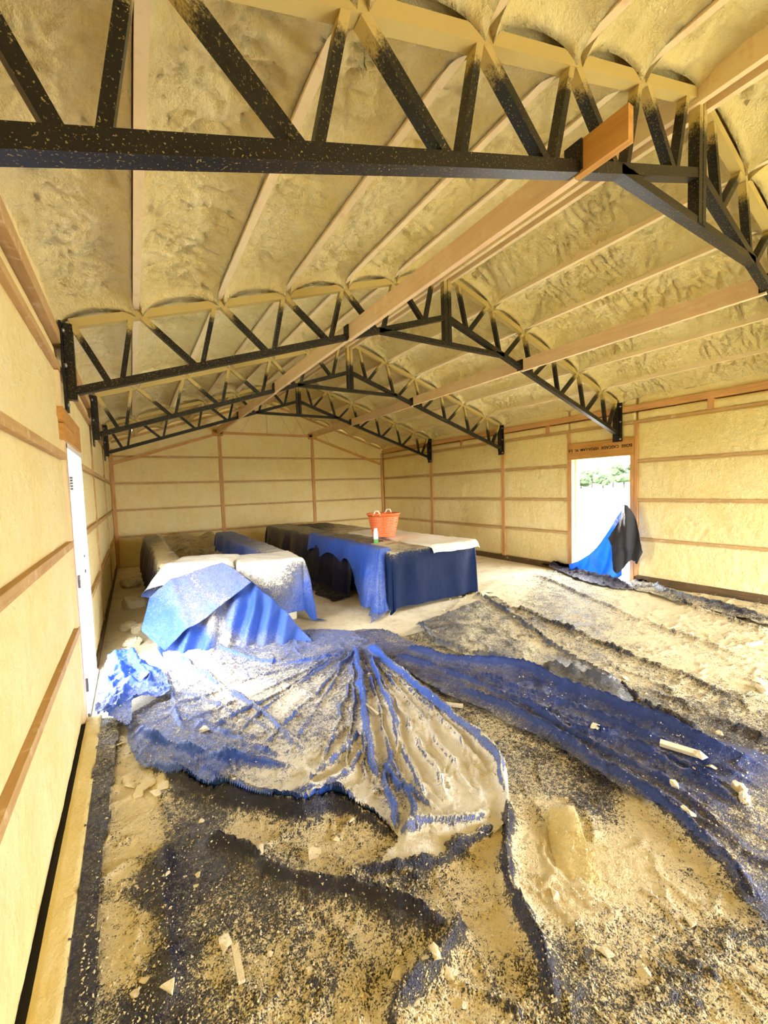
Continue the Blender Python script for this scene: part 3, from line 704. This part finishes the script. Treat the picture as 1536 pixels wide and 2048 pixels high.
# --- grey film
pg = [(833,1254),(900,1230),(985,1200),(1040,1243),(1100,1298),(1190,1345),(1238,1372),(1262,1408),(1225,1412),(1130,1380),(1050,1342),(960,1326),(880,1300)]
D3 = [(900,1260,.35,30),(980,1230,.5,30),(960,1290,.6,30),(1060,1300,.6,30),(1140,1350,.35,25),(1220,1390,.15,25),(1000,1330,.3,25)]
floor_sheet('plastic_film', [tuple(fl(*p)) for p in pg], .016, .025, FK[:1]+[([(833,1254),(870,1290),(960,1320),(1050,1336)], .05, .03, 1), ([(1000,1270),(1060,1285),(1110,1300)], .03, .02, 1), ([(1080,1340),(1150,1360),(1235,1385)], .07, .04, 1)], D3, 30, M['s_grey'], 'smaller grey plastic film lying between the covered box and the long blue folds', 'plastic film', wr=.018, seed=45, edge=.4)
# --- crumpled tarp beside the white door frame
pc = [(190,1455),(205,1395),(225,1330),(262,1322),(275,1345),(330,1370),(335,1410),(300,1425),(268,1440),(262,1478),(225,1465)]
FC = [([(200,1450),(230,1448),(270,1432),(310,1408)], .06, .05, 1), ([(228,1335),(240,1370),(255,1395)], .08, .06, 1), ([(262,1325),(285,1360),(325,1380)], .06, .05, 1), ([(235,1450),(250,1425),(262,1400)], .07, .05, 1), ([(210,1400),(250,1395),(310,1385)], .05, .05, 1)]
floor_sheet('crumpled_tarp', [tuple(fl(*p)) for p in pc], .010, lambda x, y: .05+.05*fbm(x*6, y*6, 2), FC, [(240,1350,.1,30),(215,1400,.7,25),(260,1400,.15,25),(300,1390,.15,30),(250,1450,.3,20),(210,1460,.0,20)], 25, M['s_blue'], 'crumpled blue tarp end bunched up beside the white door frame', wr=.035, seed=51, edge=.6)

# ------------------------------------------------------------------ draped tarps over the stored things
def drape(name, c, size, H, hang, ang, res, flare, mat, label, dust, sig=35, seed=0, fold=.025, top=.02, cat='tarp', slope=0., zmin=.012, ripple=7., cut=None):
    """cloth laid over a box: hang = (left, right, near, far) lengths beyond the box edge"""
    hl, hr, hn, hf = hang; sx, sy = size
    us = np.arange(-sx/2-hl, sx/2+hr+res, res); vs = np.arange(-sy/2-hn, sy/2+hf+res, res)
    U, W_ = np.meshgrid(us, vs, indexing='ij'); u = U.ravel(); v = W_.ravel()
    cu = np.clip(u, -sx/2, sx/2); cv = np.clip(v, -sy/2, sy/2); du = u-cu; dv = v-cv
    ln = np.hypot(du, dv); lx = np.maximum(np.abs(du), np.abs(dv)); k = np.where(ln > 1e-9, 1/np.maximum(ln, 1e-9), 0)
    dx = du*k; dy = dv*k
    t = cu*1.0+cv*1.0+np.arctan2(dy, dx)*.35
    side = np.where(np.abs(du) > np.abs(dv), 0, 1)
    f_ = fold*np.minimum(ln/.25, 1.3)*(np.sin(t*ripple+3*noise(t*1.7, t*0, seed)+ln*1.2)+1.3*(fbm(t*5, ln*1.5, seed+2)-.3))
    fl_ = np.where(side == 1, np.where(dv < 0, flare[1], flare[2]), flare[0])
    r = .035
    out = r*(1-np.exp(-ln/r))+fl_*ln+f_
    drop = np.maximum(ln-r*(1-np.exp(-ln/r))*.6, 0)*np.sqrt(np.maximum(1-np.minimum(fl_, .95)**2, .1))
    h0 = H+top*(fbm((u+seed)*2.2, v*2.2, seed+4)-.5)*2+.012*fbm(u*9, v*9, seed+5)-slope*(cv+sy/2)
    z = h0-drop
    over = np.maximum(zmin-z, 0); z = np.where(z < zmin, zmin+.012*fbm(u*8, v*8, seed+6), z); out = out+over*.8
    x = cu+dx*out; y = cv+dy*out
    ca, sa = math.cos(ang), math.sin(ang)
    P = np.stack([c[0]+x*ca-y*sa, c[1]+x*sa+y*ca, z], -1)
    D = rbf(pix(P), dust, sig)
    q = grid_quads(len(us), len(vs))
    if cut is not None:
        ok = cut(c[0]+u, c[1]+v, np.abs(du), np.abs(dv)); q = q[ok[q].all(1)]
        used = np.unique(q); re_ = np.full(len(u), -1); re_[used] = np.arange(len(used)); q = re_[q]; P = P[used]; D = D[used]
    o = mesh_np(name, P, q, mat, None, attrs={'dust': D})
    tag(o, label, cat); return o
# big box: navy tarp, black plastic on its left flank, blue sheet over the near corner, dusty cloth on top
drape('draped_tarp', (3.96, 7.2), (1.42, 5.4), .775, (.70, .78, .755, .5), 0, .022, (.05, .02, .05), M['s_navy'], 'dark navy tarp hanging square over the long box under the orange basket',
      [(870,1150,.0,40),(850,1200,.0,40),(930,1120,.0,20),(800,1070,.75,30),(700,1060,.6,30),(620,1045,.3,30),(850,1070,.9,30),(820,1095,.3,15)], seed=61, fold=.012, ripple=11)
drape('plastic_cover', (3.45, 7.75), (.52, 4.5), .80, (1.15, .0, .3, .5), 0, .024, (.10, .12, .05), M['s_black'], 'black plastic cover hanging down the left flank of the long covered box',
      [(560,1080,.35,25),(620,1080,.35,25),(650,1110,.2,30),(680,1180,.0,40),(720,1200,.05,40),(650,1220,.1,30),(600,1050,.15,25),(560,1055,.1,20),(700,1080,.3,30)], seed=67, fold=.03, cat='plastic cover')  # black spread on the floor also stands in for the tarp's shadow
drape('corner_tarp', (3.22, 5.90), (.10, 2.5), .825, (.86, .10, .86, .0), 0, .014, (.20, .16, .05), M['s_blue'], 'blue tarp bulging down over the near corner of the long covered box',
      [(770,1180,.52,25),(760,1120,.42,20),(740,1090,.1,15),(690,1080,.0,25),(650,1075,.0,25),(730,1110,.02,20),(790,1210,.5,15),(740,1210,.35,20)], seed=71, fold=.035, ripple=9, cut=lambda x, y, a, b: a < .30+.56*sstep(5.5, 4.85, y)+.05*np.sin(y*9))
drape('dusty_cloth', (4.30, 5.75), (.80, 2.55), .815, (.05, .05, .13, .1), 0, .016, (.1, .22, .05), M['s_cream'], 'cream dusted cloth on top of the long box, its hem hanging over the edge',
      [(880,1080,1.1,30),(830,1070,1.1,20),(930,1080,1.1,20),(800,1070,.9,14),(780,1085,.35,12),(850,1060,1.1,20)], seed=75, fold=.02, cat='cloth', ripple=16)
# heap at the left: right bar, left bar, cross bar, valley between them
drape('draped_tarp', (2.04, 7.35), (.30, 3.8), .79, (.45, .74, .1, .4), 0, .02, (.10, .10, .05), M['s_blue'], 'streaked blue tarp over the narrow ridge beside the black-flanked long box',
      [(470,1080,.25,20),(500,1090,.45,15),(540,1090,.55,18),(590,1105,.6,20),(455,1065,.1,12),(480,1075,.2,12),(520,1075,.4,12),(560,1085,.6,12)], seed=81, fold=.03)
drape('draped_tarp', (1.80, 5.22), (.72, .62), .80, (.50, .70, .68, .12), -.06, .016, (.12, .10, .05), M['s_blue'], 'cream dust-caked tarp with a blue edge, draped over the chest in the left heap',
      [(590,1120,.95,15),(560,1150,1.05,30),(520,1130,1.1,25),(530,1190,.85,25),(600,1150,.65,14),(612,1180,.35,14),(615,1210,.2,18),(632,1230,.0,12),(580,1220,.5,20),(560,1200,.8,15),(540,1115,1.1,15),(500,1115,1.1,15)], seed=83, fold=.03)
drape('draped_tarp', (.72, 7.6), (.22, 3.9), .80, (.62, .40, .3, .4), .02, .02, (.12, .10, .05), M['s_black'], 'dust-streaked dark cover over the narrow ridge of stored things along the left wall',
      [(300,1075,.1,12),(310,1090,.6,12),(320,1110,.8,14),(340,1110,.3,10),(330,1130,.9,15),(285,1110,.0,12),(290,1150,.3,12)], seed=87, fold=.02, cat='plastic cover', ripple=14)
ca = math.atan2(4.98-5.62, 2.1-.62)
drape('draped_tarp', (1.10, 5.42), (.66, .50), .83, (.30, .10, .30, .3), ca, .014, (.30, .64, .1), M['s_blue'], 'cream dusted tarp capping the left heap behind the folded tarp corner',
      [(380,1130,1.1,30),(450,1130,1.1,30),(500,1140,.9,20),(560,1230,.0,25),(520,1220,.0,20),(560,1270,.08,20),(600,1260,.05,20),(480,1240,.35,12),(435,1250,.8,14),(470,1290,.8,16),(400,1280,.1,15),(370,1300,.1,20),(520,1270,.35,15)], seed=91, fold=.05, top=.03, ripple=11)
# foam coated sheet sagging behind the cross bar
us = np.linspace(.75, 1.95, 60); vs = np.linspace(5.5, 10.6, 150); U, W_ = np.meshgrid(us, vs, indexing='ij')
Z = .36+.26*sstep(8.2, 10.4, W_)+.10*np.cos((U-1.35)*5.2)**2+.10*(fbm(U*2, W_*2, 95)-.5)+.03*np.exp(-(np.abs(fbm(U*2, W_*3, 97, 3)-.5)/.03)**2)
P = np.stack([U, W_, Z], -1).reshape(-1, 3)
tag(mesh_np('sagging_sheet', P, grid_quads(60, 150), M['s_grey'], None, attrs={'dust': np.full(len(P), .62)}), 'foam-coated sheet sagging between the two long ridges of the left heap', 'plastic sheet')

# stiff tarp corner folded over the front of the heap: traced on the sloping tent plane, lifted a little off it
fa = np.array([.62, 5.62-.25, .83]); fdir = np.array([math.cos(ca), math.sin(ca), 0]); fn = np.array([-fdir[1]*-1, -fdir[0], 0])
fn = np.array([fdir[1], -fdir[0], 0])                     # horizontal, towards the camera
pn = np.cross(fdir, np.array([0, 0, -.75])+fn*.66); pn /= np.linalg.norm(pn)
if pn[1] > 0: pn = -pn
P0 = fa+pn*.085
def plane_sheet(name, poly_px, P0, pn, eu, res, disp, mat, label, dust, sig, cat='tarp', thick=0.):
    W3 = [on_plane(P0, pn, *p) for p in poly_px]
    eu = np.asarray(eu, float); eu = eu-pn*(eu@pn); eu /= np.linalg.norm(eu); ev = np.cross(pn, eu)
    A = np.array([[(w-P0)@eu, (w-P0)@ev] for w in W3])
    xs = np.arange(A[:, 0].min()-res, A[:, 0].max()+2*res, res); ys = np.arange(A[:, 1].min()-res, A[:, 1].max()+2*res, res)
    X, Y = np.meshgrid(xs, ys, indexing='ij'); x = X.ravel(); y = Y.ravel()
    AA = np.concatenate([A, A[:1]]); d, s, a = polydist(x, y, AA); ins = inside(x, y, A)
    # snap the ring of points just outside onto the outline
    near = (~ins) & (d < res*1.45)
    px_ = x.copy(); py_ = y.copy()
    best = np.full(len(x), 1e9)
    for i in range(len(A)):
        p, q_ = A[i], A[(i+1) % len(A)]; dd = q_-p
        t = np.clip(((x-p[0])*dd[0]+(y-p[1])*dd[1])/(dd@dd), 0, 1); ex = p[0]+t*dd[0]; ey = p[1]+t*dd[1]; r = np.hypot(x-ex, y-ey)
        m = near & (r < best); px_[m] = ex[m]; py_[m] = ey[m]; best[m] = r[m]
    ok = ins | near
    q = grid_quads(len(xs), len(ys)); q = q[ok[q].all(1) & (ins[q].sum(1) >= 1)]
    used = np.unique(q); re = np.full(len(x), -1); re[used] = np.arange(len(used))
    X_, Y_ = px_[used], py_[used]
    P = P0+X_[:, None]*eu+Y_[:, None]*ev; P = P+pn*disp(X_, Y_, d[used], pix(P))[:, None]
    o = mesh_np(name, P, re[q], mat, None, attrs={'dust': rbf(pix(P), dust, sig)})
    if thick: m = o.modifiers.new('thickness', 'SOLIDIFY'); m.thickness = thick
    return tag(o, label, cat)
plane_sheet('tarp_flap', [(318,1180),(300,1196),(283,1262),(331,1303),(366,1268),(415,1236),(452,1205),(503,1166),(470,1140),(446,1127),(400,1140),(350,1160)], P0, pn, fdir, .014,
            lambda x, y, d, p: .03*fbm(x*4, y*4, 3)+.012*fbm(x*18, y*18, 5)+.03*np.exp(-(np.abs(p[:, 0]-355-(p[:, 1]-1200)*.35)/14)**2), M['s_blue'],
            'stiff square tarp corner folded down over the front of the left heap, dusted pale blue',
            [(320,1230,.08,25),(350,1250,.12,20),(330,1285,.05,15),(400,1190,.6,30),(460,1150,.35,18),(490,1165,.5,12),(400,1230,.5,18),(340,1180,.4,16),(430,1160,.4,18),(415,1215,.05,10)], 22, thick=.006)
plane_sheet('sloping_tarp', [(318,1190),(322,1250),(318,1300),(330,1322),(400,1332),(480,1334),(560,1318),(625,1285),(600,1255),(560,1212),(520,1178),(500,1160),(470,1140),(440,1128),(380,1150)], fa+pn*.0, pn, fdir, .014,
            lambda x, y, d, p: .035*np.sin(x*30+1.5*np.sin(y*3)+3*noise(x*4, y*2, 7))*np.clip((p[:, 1]-1150)/60, 0, 1)+.02*fbm(x*7, y*3, 8)+.03*np.exp(-(np.abs(x-.62-y*.15)/.03)), M['s_blue'],
            'bright blue tarp sloping like a tent to the floor beneath the folded tarp corner',
            [(560,1230,.0,22),(520,1215,.0,18),(590,1262,.05,20),(480,1230,.12,14),(500,1260,.15,14),(450,1225,.55,10),(430,1250,.8,13),(460,1290,.85,14),(500,1300,.7,14),(400,1275,.1,13),(380,1300,.1,16),(350,1310,.2,12),(540,1285,.4,15),(540,1250,.05,12)], 18, thick=.004)
# pale container showing under the right bar tarp
box('crate_side', 1.62, 2.10, 4.98, 5.5, .0, .55, M['foam_chunk'], None, .02)
tag(bpy.data.objects['crate_side'], 'pale dusty crate peeking out beneath the dust-caked tarp', 'crate').name = 'dusty_crate'

# tarp pinned up in the right doorway
def hang(x, y, d, p):
    return .03+.05*np.exp(-np.abs(p[:, 0]-1196-(p[:, 1]-1130)*.25)/4)+.06*np.sin((p[:, 0]-1140)*.16+(p[:, 1]-1000)*.05)*np.minimum(d/.1, 1)+.08*fbm(x*4, y*3, 5)
PD = np.array([XR-.10, 4, 0]); nD = np.array([-1., 0, 0])
plane_sheet('hanging_tarp', [(1256,1010),(1240,1030),(1215,1072),(1190,1104),(1160,1122),(1142,1128),(1147,1142),(1185,1158),(1225,1166),(1248,1150),(1246,1100),(1262,1060)], PD, nD, (0, 1, 0), .016, hang, M['s_trans'],
            'glowing bright blue tarp gathered across the foot of the open doorway', [(1200,1100,.0),(1150,1140,.25),(1235,1050,.75,18),(1215,1080,.5,14)], 30)
plane_sheet('tarp_fold', [(1258,1006),(1250,1020),(1238,1045),(1221,1076),(1226,1090),(1229,1112),(1234,1140),(1243,1146),(1258,1130),(1268,1118),(1282,1127),(1292,1103),(1288,1085),(1278,1045),(1265,1010)], PD-np.array([.09, 0, 0]), nD, (0, 1, 0), .014,
            lambda x, y, d, p: .02+.10*fbm(x*5, y*3, 15)+.05*np.exp(-((p[:, 0]-1262)/6)**2)+.03*np.sin(p[:, 0]*.16+p[:, 1]*.02), M['s_char'],
            'charcoal tarp bunch pinned to the jamb of the open doorway', [(1250,1050,.2),(1270,1100,.05),(1240,1130,.1)], 30)
# dark plastic bunched along the foot of the doorway
pe = [(1085,1132),(1142,1134),(1170,1150),(1230,1166),(1262,1170),(1284,1164),(1330,1182),(1440,1216),(1560,1246),(1560,1262),(1440,1234),(1360,1212),(1300,1192),(1262,1184),(1225,1180),(1160,1164),(1120,1148)]
floor_sheet('plastic_edge', [tuple(fl(*p)) for p in pe], .016, .02, [([(1090,1136),(1142,1142),(1165,1155),(1230,1172),(1270,1178)], .09, .06, 1), ([(1284,1172),(1360,1200),(1440,1224),(1560,1254)], .08, .06, 1), ([(1142,1150),(1200,1164),(1262,1180)], .07, .03, 1)],
            [(1150,1145,.1,30),(1220,1170,.1,30),(1300,1180,.5,30),(1450,1225,.5,40)], 30, M['s_black'], 'crumpled black plastic edge bunched along the foot of the right wall', 'plastic sheet', wr=.028, seed=57, edge=.8)

# ------------------------------------------------------------------ orange basket and bottle
BX, BY, BZ = 3.93, 5.80, .835
bk = empty('basket', (BX, BY, BZ)); tag(bk, 'orange plastic lattice basket with two white rope handles on the long box', 'basket')
parts = []; n = 40
H_, R0, R1 = .38, .185, .262
rad = lambda z: R0+(R1-R0)*z/H_
for i in range(13):
    z = .02+i*(H_-.06)/12; parts.append(lathe([(rad(z)-.004, z-.009), (rad(z)+.004, z-.009), (rad(z)+.004, z+.009), (rad(z)-.004, z+.009), (rad(z)-.004, z-.009)], n))
w1, q1 = joinvq(parts)
mesh_np('lattice_wall', w1, q1, M['orange'], bk, smooth=False)
parts = []
for k in range(n):
    a = 2*math.pi*k/n; a2 = a+.05
    v = [];
    for z in (0, H_-.03):
        for r in (rad(z)-.003, rad(z)+.003):
            for aa in (a-.035, a+.035): v.append([r*math.cos(aa), r*math.sin(aa), z])
    parts.append((np.array(v), BQ))
w2, q2 = joinvq(parts); mesh_np('upright_ribs', w2, q2, M['orange'], bk, smooth=False)
v, q = lathe([(0, 0), (R0+.003, 0), (R0+.006, .03), (R0-.004, .03), (R0-.004, .008), (0, .008)], n); mesh_np('base', v, q, M['orange'], bk)
v, q = lathe([(R1-.012, H_-.05), (R1-.004, H_-.005), (R1+.022, H_), (R1+.022, H_-.018), (R1+.004, H_-.022), (R1-.002, H_-.05), (R1-.012, H_-.05)], n); mesh_np('rim', v, q, M['orange'], bk)
for a0 in (math.radians(-145), math.radians(40)):
    pts = []
    for k in range(13):
        t = k/12; an = a0+(t-.5)*.50; zz = H_-.03+.075*min(1, 3.2*min(t, 1-t)+.05)
        pts.append([(R1+.004)*math.cos(an), (R1+.004)*math.sin(an), zz])
    v, q = tube(pts, .012, 8); mesh_np('handle', v, q, M['rope'], bk)
p = on(2, .85, 752, 1084)
bt = empty('spray_can', (p[0], p[1], .835)); tag(bt, 'small white can with green foot standing beside the orange basket', 'can')
v, q = lathe([(0, 0), (.032, 0), (.034, .01), (.034, .06)], 20); mesh_np('label_band', v, q, M['green'], bt)
v, q = lathe([(.034, .06), (.034, .165), (.026, .18)], 20); mesh_np('body', v, q, M['white'], bt)
v, q = lathe([(.026, .18), (.026, .21), (.022, .217), (0, .217)], 20); mesh_np('cap', v, q, M['white'], bt)

# ------------------------------------------------------------------ foam scraps
def chunk(seed, sx=1, sy=1, sz=.6, sub=2, rough=.35):
    import bmesh
    bm = bmesh.new(); bmesh.ops.create_icosphere(bm, subdivisions=sub, radius=1)
    V = np.array([v.co[:] for v in bm.verts]); T = np.array([[v.index for v in f.verts] for f in bm.faces]); bm.free()
    k = 1+rough*(fbm(V[:, 0]*1.6+seed*7, V[:, 1]*1.6+V[:, 2]*1.3, seed, 3)*2-1)+.18*(noise(V[:, 0]*5+seed, V[:, 1]*5+V[:, 2]*4, seed+1)-.5)
    V = np.clip(V*k[:, None], -.85, .85)*np.array([sx, sy, sz]); V[:, 2] -= V[:, 2].min(); return V, T
def shard(seed):
    import bmesh
    r = np.random.default_rng(900+seed); bm = bmesh.new()
    for p in r.uniform(-1, 1, (13, 3))*np.array([1, .55+.35*r.random(), .25+.3*r.random()]): bm.verts.new(p)
    bmesh.ops.convex_hull(bm, input=bm.verts); bm.verts.ensure_lookup_table()
    loose = [v for v in bm.verts if not v.link_faces]; bmesh.ops.delete(bm, geom=loose, context='VERTS')
    bmesh.ops.triangulate(bm, faces=bm.faces); bm.verts.index_update()
    V = np.array([v.co[:] for v in bm.verts]); T = np.array([[v.index for v in f.verts] for f in bm.faces]); bm.free()
    V[:, 2] -= V[:, 2].min(); return V, T
chunk_meshes = []
for i in range(10):
    V, T = shard(i)
    o = mesh_np('foam_scrap', V, None, M['foam_chunk'], T=T, smooth=False); chunk_meshes.append(o.data); bpy.data.objects.remove(o)
lump_meshes = []
for i in range(4):
    V, T = chunk(i+40, 1, .85, .6, 4, .6); V = V*(1+.12*(noise(V[:, 0]*9+i, V[:, 1]*9+V[:, 2]*7, 5)[:, None]-.5)+.08*(noise(V[:, 0]*22+i, V[:, 1]*22+V[:, 2]*17, 6)[:, None]-.5))
    o = mesh_np('foam_lump', V, None, M['foam_chunk'], T=T, smooth=True); lump_meshes.append(o.data); bpy.data.objects.remove(o)
def scrap(px, py, size, lab, grp, seed, z=0., name='foam_scrap', stretch=None, rz=None):
    o = bpy.data.objects.new(name, chunk_meshes[seed % 10] if name == 'foam_scrap' else lump_meshes[seed % 4]); col.objects.link(o)
    x, y = fl(px, py, z); o.location = (x, y, z); o.rotation_euler = (random.uniform(-.2, .2), random.uniform(-.2, .2), random.uniform(0, 6.3) if rz is None else rz)
    o.scale = (size, size, size) if stretch is None else tuple(size*s for s in stretch)
    return tag(o, lab, 'foam scrap', grp)
spots = [(418,1468,.045),(415,1520,.03),(445,1522,.03),(405,1640,.02),(520,1718,.03),(632,1712,.038),(668,1680,.025),(395,1750,.018),(450,1885,.03),(620,1940,.018),(700,1650,.02),(740,1360,.02),(1110,1790,.03),(1180,1870,.02),(870,1935,.03),(905,1960,.025),(920,2010,.025),(800,1945,.03),(1190,1470,.035),(1250,1355,.035),(1290,1385,.025),(1350,1590,.03),(1375,1640,.04),(1400,1530,.04),(1520,1365,.05),(1500,1420,.035),(1420,1545,.03),(1440,1470,.03),(1100,1270,.03),(1030,1240,.025),(890,1218,.03),(920,1190,.035),(930,1196,.03),(912,1200,.025),(900,1195,.02),(990,1560,.02),(1290,1950,.03),(1380,1840,.025),(1210,1900,.03),(270,1985,.02),(330,1992,.028),(290,1960,.018),(240,1490,.03),(255,1505,.02),(230,1350,.04),(290,1385,.04),(1280,1300,.03),(1380,1270,.03),(1450,1360,.03)]
for i, (x, y, s) in enumerate(spots):
    scrap(x, y, s, 'pale foam scrap lying loose on the sheeted floor', 'loose foam scraps on the floor', i, .02)
for i in range(110):
    x = random.uniform(200, 1530); y = 1400+640*random.random()**.8
    if x < 330 and y < 1560: continue
    scrap(x, y, random.uniform(.006, .015), 'pale foam scrap lying loose on the sheeted floor', 'loose foam scraps on the floor', i, .02)
# particular pieces
M_slab = scrap(1140, 1700, .17, 'broad crusty slab of cured foam lying on the dusty sheet', None, 3, .015, 'foam_slab', (1.25, .62, .2), .9)
M_slab.data = M_slab.data.copy(); M_slab.data.materials[0] = M['foam_roof']
scrap(1488, 1612, .05, 'knobbly white foam lump beside the blue ridges', None, 5, .03, 'foam_lump', (1.2, .6, .8), .3)
scrap(1478, 1590, .035, 'small round foam lump next to the knobbly one', None, 6, .03, 'foam_lump')
scrap(1508, 1286, .09, 'long pale foam offcut lying near the right wall', None, 2, .03, 'foam_offcut', (1.6, .35, .35), -.2)
scrap(1525, 1378, .07, 'pale foam wedge lying by the plastic folds near the right wall', None, 8, .03, 'foam_offcut', (1, .6, .6), .8)
for i, (x, y) in enumerate(((262,1572),(285,1580),(300,1572),(275,1590),(310,1592),(330,1585),(255,1560))):
    scrap(x, y, .045, 'foam crumb in the little heap beside the left wall', 'foam heap by the left wall', i+2, .02)
for i, (x, y, s) in enumerate(((262,1172,.20),(266,1212,.18),(262,1258,.12),(278,1262,.10),(266,1290,.10),(256,1312,.08))):
    scrap(x, y, s, 'rough foam lump heaped in the corner between left wall and covers', 'foam lumps in the left corner', i+1, .0, 'foam_lump', (1, 1, .8))
def stick(name, a, b_, w, h, label, mat, z=.035, cat='scrap'):
    A = np.array([*fl(*a, z), z]); B = np.array([*fl(*b_, z), z])
    return tag(bar(name, A, B, w, h, mat, None, side=(0, 0, 1)), label, cat)
stick('foam_strip', (470,1893), (484,1965), .022, .012, 'narrow pale foam strip on the dark sheet near the left wall', M['foam_chunk'], cat='foam strip')
stick('foam_strip', (730,1408), (756,1428), .016, .012, 'slim pale strip resting in the fanned tarp folds', M['foam_chunk'], .07, cat='foam strip')
stick('foam_strip', (890,1408), (926,1412), .030, .018, 'short pale bar of foam lying beside the long blue ridges', M['foam_chunk'], .04, 'foam strip')
stick('foam_strip', (942,1465), (962,1488), .028, .018, 'short tilted foam bar between fanned tarp and blue ridges', M['foam_chunk'], .04, 'foam strip')
stick('foam_strip', (1320,1485), (1395,1508), .05, .02, 'long thin foam strip along the blue ridges', M['foam_chunk'], .07, 'foam strip')
# fine crumbs: nobody could count them
N = 9000
px = rng.uniform(150, 1560, N); py = 1330+740*rng.random(N)**.75
tet = np.array([[1, 0, -.3], [-.5, .87, -.3], [-.5, -.87, -.3], [0, 0, .9]]); tf = np.array([[0, 2, 1], [0, 1, 3], [1, 2, 3], [2, 0, 3]])
Vc = []; Tc = []
for i in range(N):
    d = ray(px[i], py[i]); t = -CAM[2]/d[2]; g = CAM+d*t
    if g[0] < .15 or g[0] > 6.9 or g[1] > 4.4: continue
    s = .0018+.0055*rng.random()**3; a = rng.uniform(0, 6.28, 2)
    R = np.array([[math.cos(a[0]), -math.sin(a[0]), 0], [math.sin(a[0]), math.cos(a[0]), 0], [0, 0, 1]])@np.array([[1, 0, 0], [0, math.cos(a[1]), -math.sin(a[1])], [0, math.sin(a[1]), math.cos(a[1])]])
    Tc.append(tf+4*len(Vc)); Vc.append((tet*rng.uniform(.6, 1.3, 3))@R.T*s+np.array([g[0], g[1], .022]))
crumbs_V = np.concatenate(Vc); crumbs_T = np.concatenate(Tc)
CR = (crumbs_V, crumbs_T)

# ------------------------------------------------------------------ outside the doorway
def grass_mat():
    m, nt, p = newmat('grass'); b = NB(nt)
    b.l(b.mix(b.noise(.12, 5, .6), (.05, .085, .018), (.09, .12, .03)), p.inputs['Base Color']); p.inputs['Roughness'].default_value = 1; return m
M['grass'] = grass_mat()
V = np.array([[-80, -90, -.2], [400, -90, -.2], [400, 400, -.2], [-80, 400, -.2]], float)
tag(mesh_np('grass_field', V, np.array([[0, 1, 2, 3]]), M['grass'], smooth=False), 'pale green field stretching away outside the doorway', 'grass', kind='stuff')
V = np.array([[7.32, -20, -.12], [55, -20, -.12], [55, 60, -.12], [7.32, 60, -.12]], float)
M['gravel'] = plain('pale_gravel', (.55, .54, .50), .95, bumps=30)
tag(mesh_np('gravel_yard', V, np.array([[0, 1, 2, 3]]), M['gravel'], smooth=False), 'pale gravel yard right outside the doorway', 'gravel', kind='stuff')
M['leaf'] = plain('tree_leaves', (.035, .055, .02), .9)
M['bark'] = plain('tree_bark', (.06, .045, .03), .9)
def tree(px, dist, h, wd, label, seed):
    d = ray(px, 985); d = d/np.hypot(d[0], d[1]); x, y = CAM[0]+d[0]*dist, CAM[1]+d[1]*dist
    t = empty('tree', (x, y, -.2)); tag(t, label, 'tree', 'trees beyond the field')
    v, q = tube([[0, 0, 0], [.05, 0, h*.3], [0, .05, h*.6]], .22, 8); mesh_np('trunk', v, q, M['bark'], t)
    r = np.random.default_rng(seed); Vs = []; Ts = []; n = 0
    for k in range(16):
        c = np.array([r.uniform(-1, 1)*wd*.6, r.uniform(-1, 1)*wd*.6, h*r.uniform(.3, .85)])
        V, T = chunk(seed*20+k, 1, 1, .8, 3, .5); V = V*wd*r.uniform(.28, .5); Vs.append(V+c-[0, 0, wd*.2]); Ts.append(T+n); n += len(V)
    mesh_np('crown', np.concatenate(Vs), None, M['leaf'], t, T=np.concatenate(Ts), smooth=False)
for i, (px_, ds, h, wd) in enumerate(((1140,125,2.8,2.4),(1162,112,3.0,2.4),(1184,124,5.0,2.8),(1206,110,3.8,2.6),(1226,122,5.4,3.0),(1248,104,5.6,3.0),(1272,120,6.2,3.2))):
    tree(px_, ds, h, wd, 'hazy green tree in the row beyond the pale field', 300+i)

# crumbs settle on the topmost sheet under them
bpy.context.view_layer.update()
dg = bpy.context.evaluated_depsgraph_get()
cen = CR[0].reshape(-1, 4, 3)
shift = np.zeros(len(cen))
for i in range(len(cen)):
    c = cen[i].mean(0); ok, loc, nrm, idx, ob, mw = scene.ray_cast(dg, (c[0], c[1], .6), (0, 0, -1))
    shift[i] = (loc[2]-.022) if ok else 0
CV = (cen+np.stack([np.zeros_like(shift), np.zeros_like(shift), shift+.002], -1)[:, None, :]).reshape(-1, 3)
for o in list(scene.objects):
    if o.get('category') in ('foam scrap', 'foam strip') and o.type == 'MESH' and o.name.startswith('foam_'):
        if o.get('category') == 'foam strip': continue
        o.hide_viewport = True
bpy.context.view_layer.update(); dg = bpy.context.evaluated_depsgraph_get()
for o in list(scene.objects):
    if o.hide_viewport:
        ok, loc, nrm, idx, ob, mw = scene.ray_cast(dg, (o.location[0], o.location[1], .7), (0, 0, -1))
        if ok and loc[2] < .3: o.location[2] = loc[2]-.004
        if ok and o.get('group') == 'loose foam scraps on the floor':
            on_ = {'plastic_sheet': 'dusty dark plastic sheet', 'fanned_tarp': 'fanned blue tarp', 'long_tarp': 'ridged deep blue tarp', 'plastic_film': 'grey plastic film', 'crumpled_tarp': 'crumpled tarp beside the white door frame', 'plastic_strip': 'plastic strip by the left wall', 'floor': 'bare dusty concrete'}.get(ob.name, 'sheeted floor')
            sz = 'tiny' if o.scale[0] < .012 else 'small' if o.scale[0] < .025 else 'larger'
            o['label'] = '%s pale foam scrap lying on the %s' % (sz, on_); o['group'] = '%s foam scraps on the %s' % (sz, on_)
        o.hide_viewport = False
tag(mesh_np('foam_crumbs', CV, None, M['foam_chunk'], T=CR[1], smooth=False), 'fine foam crumbs and shavings scattered over the sheeting', 'crumbs', kind='stuff')
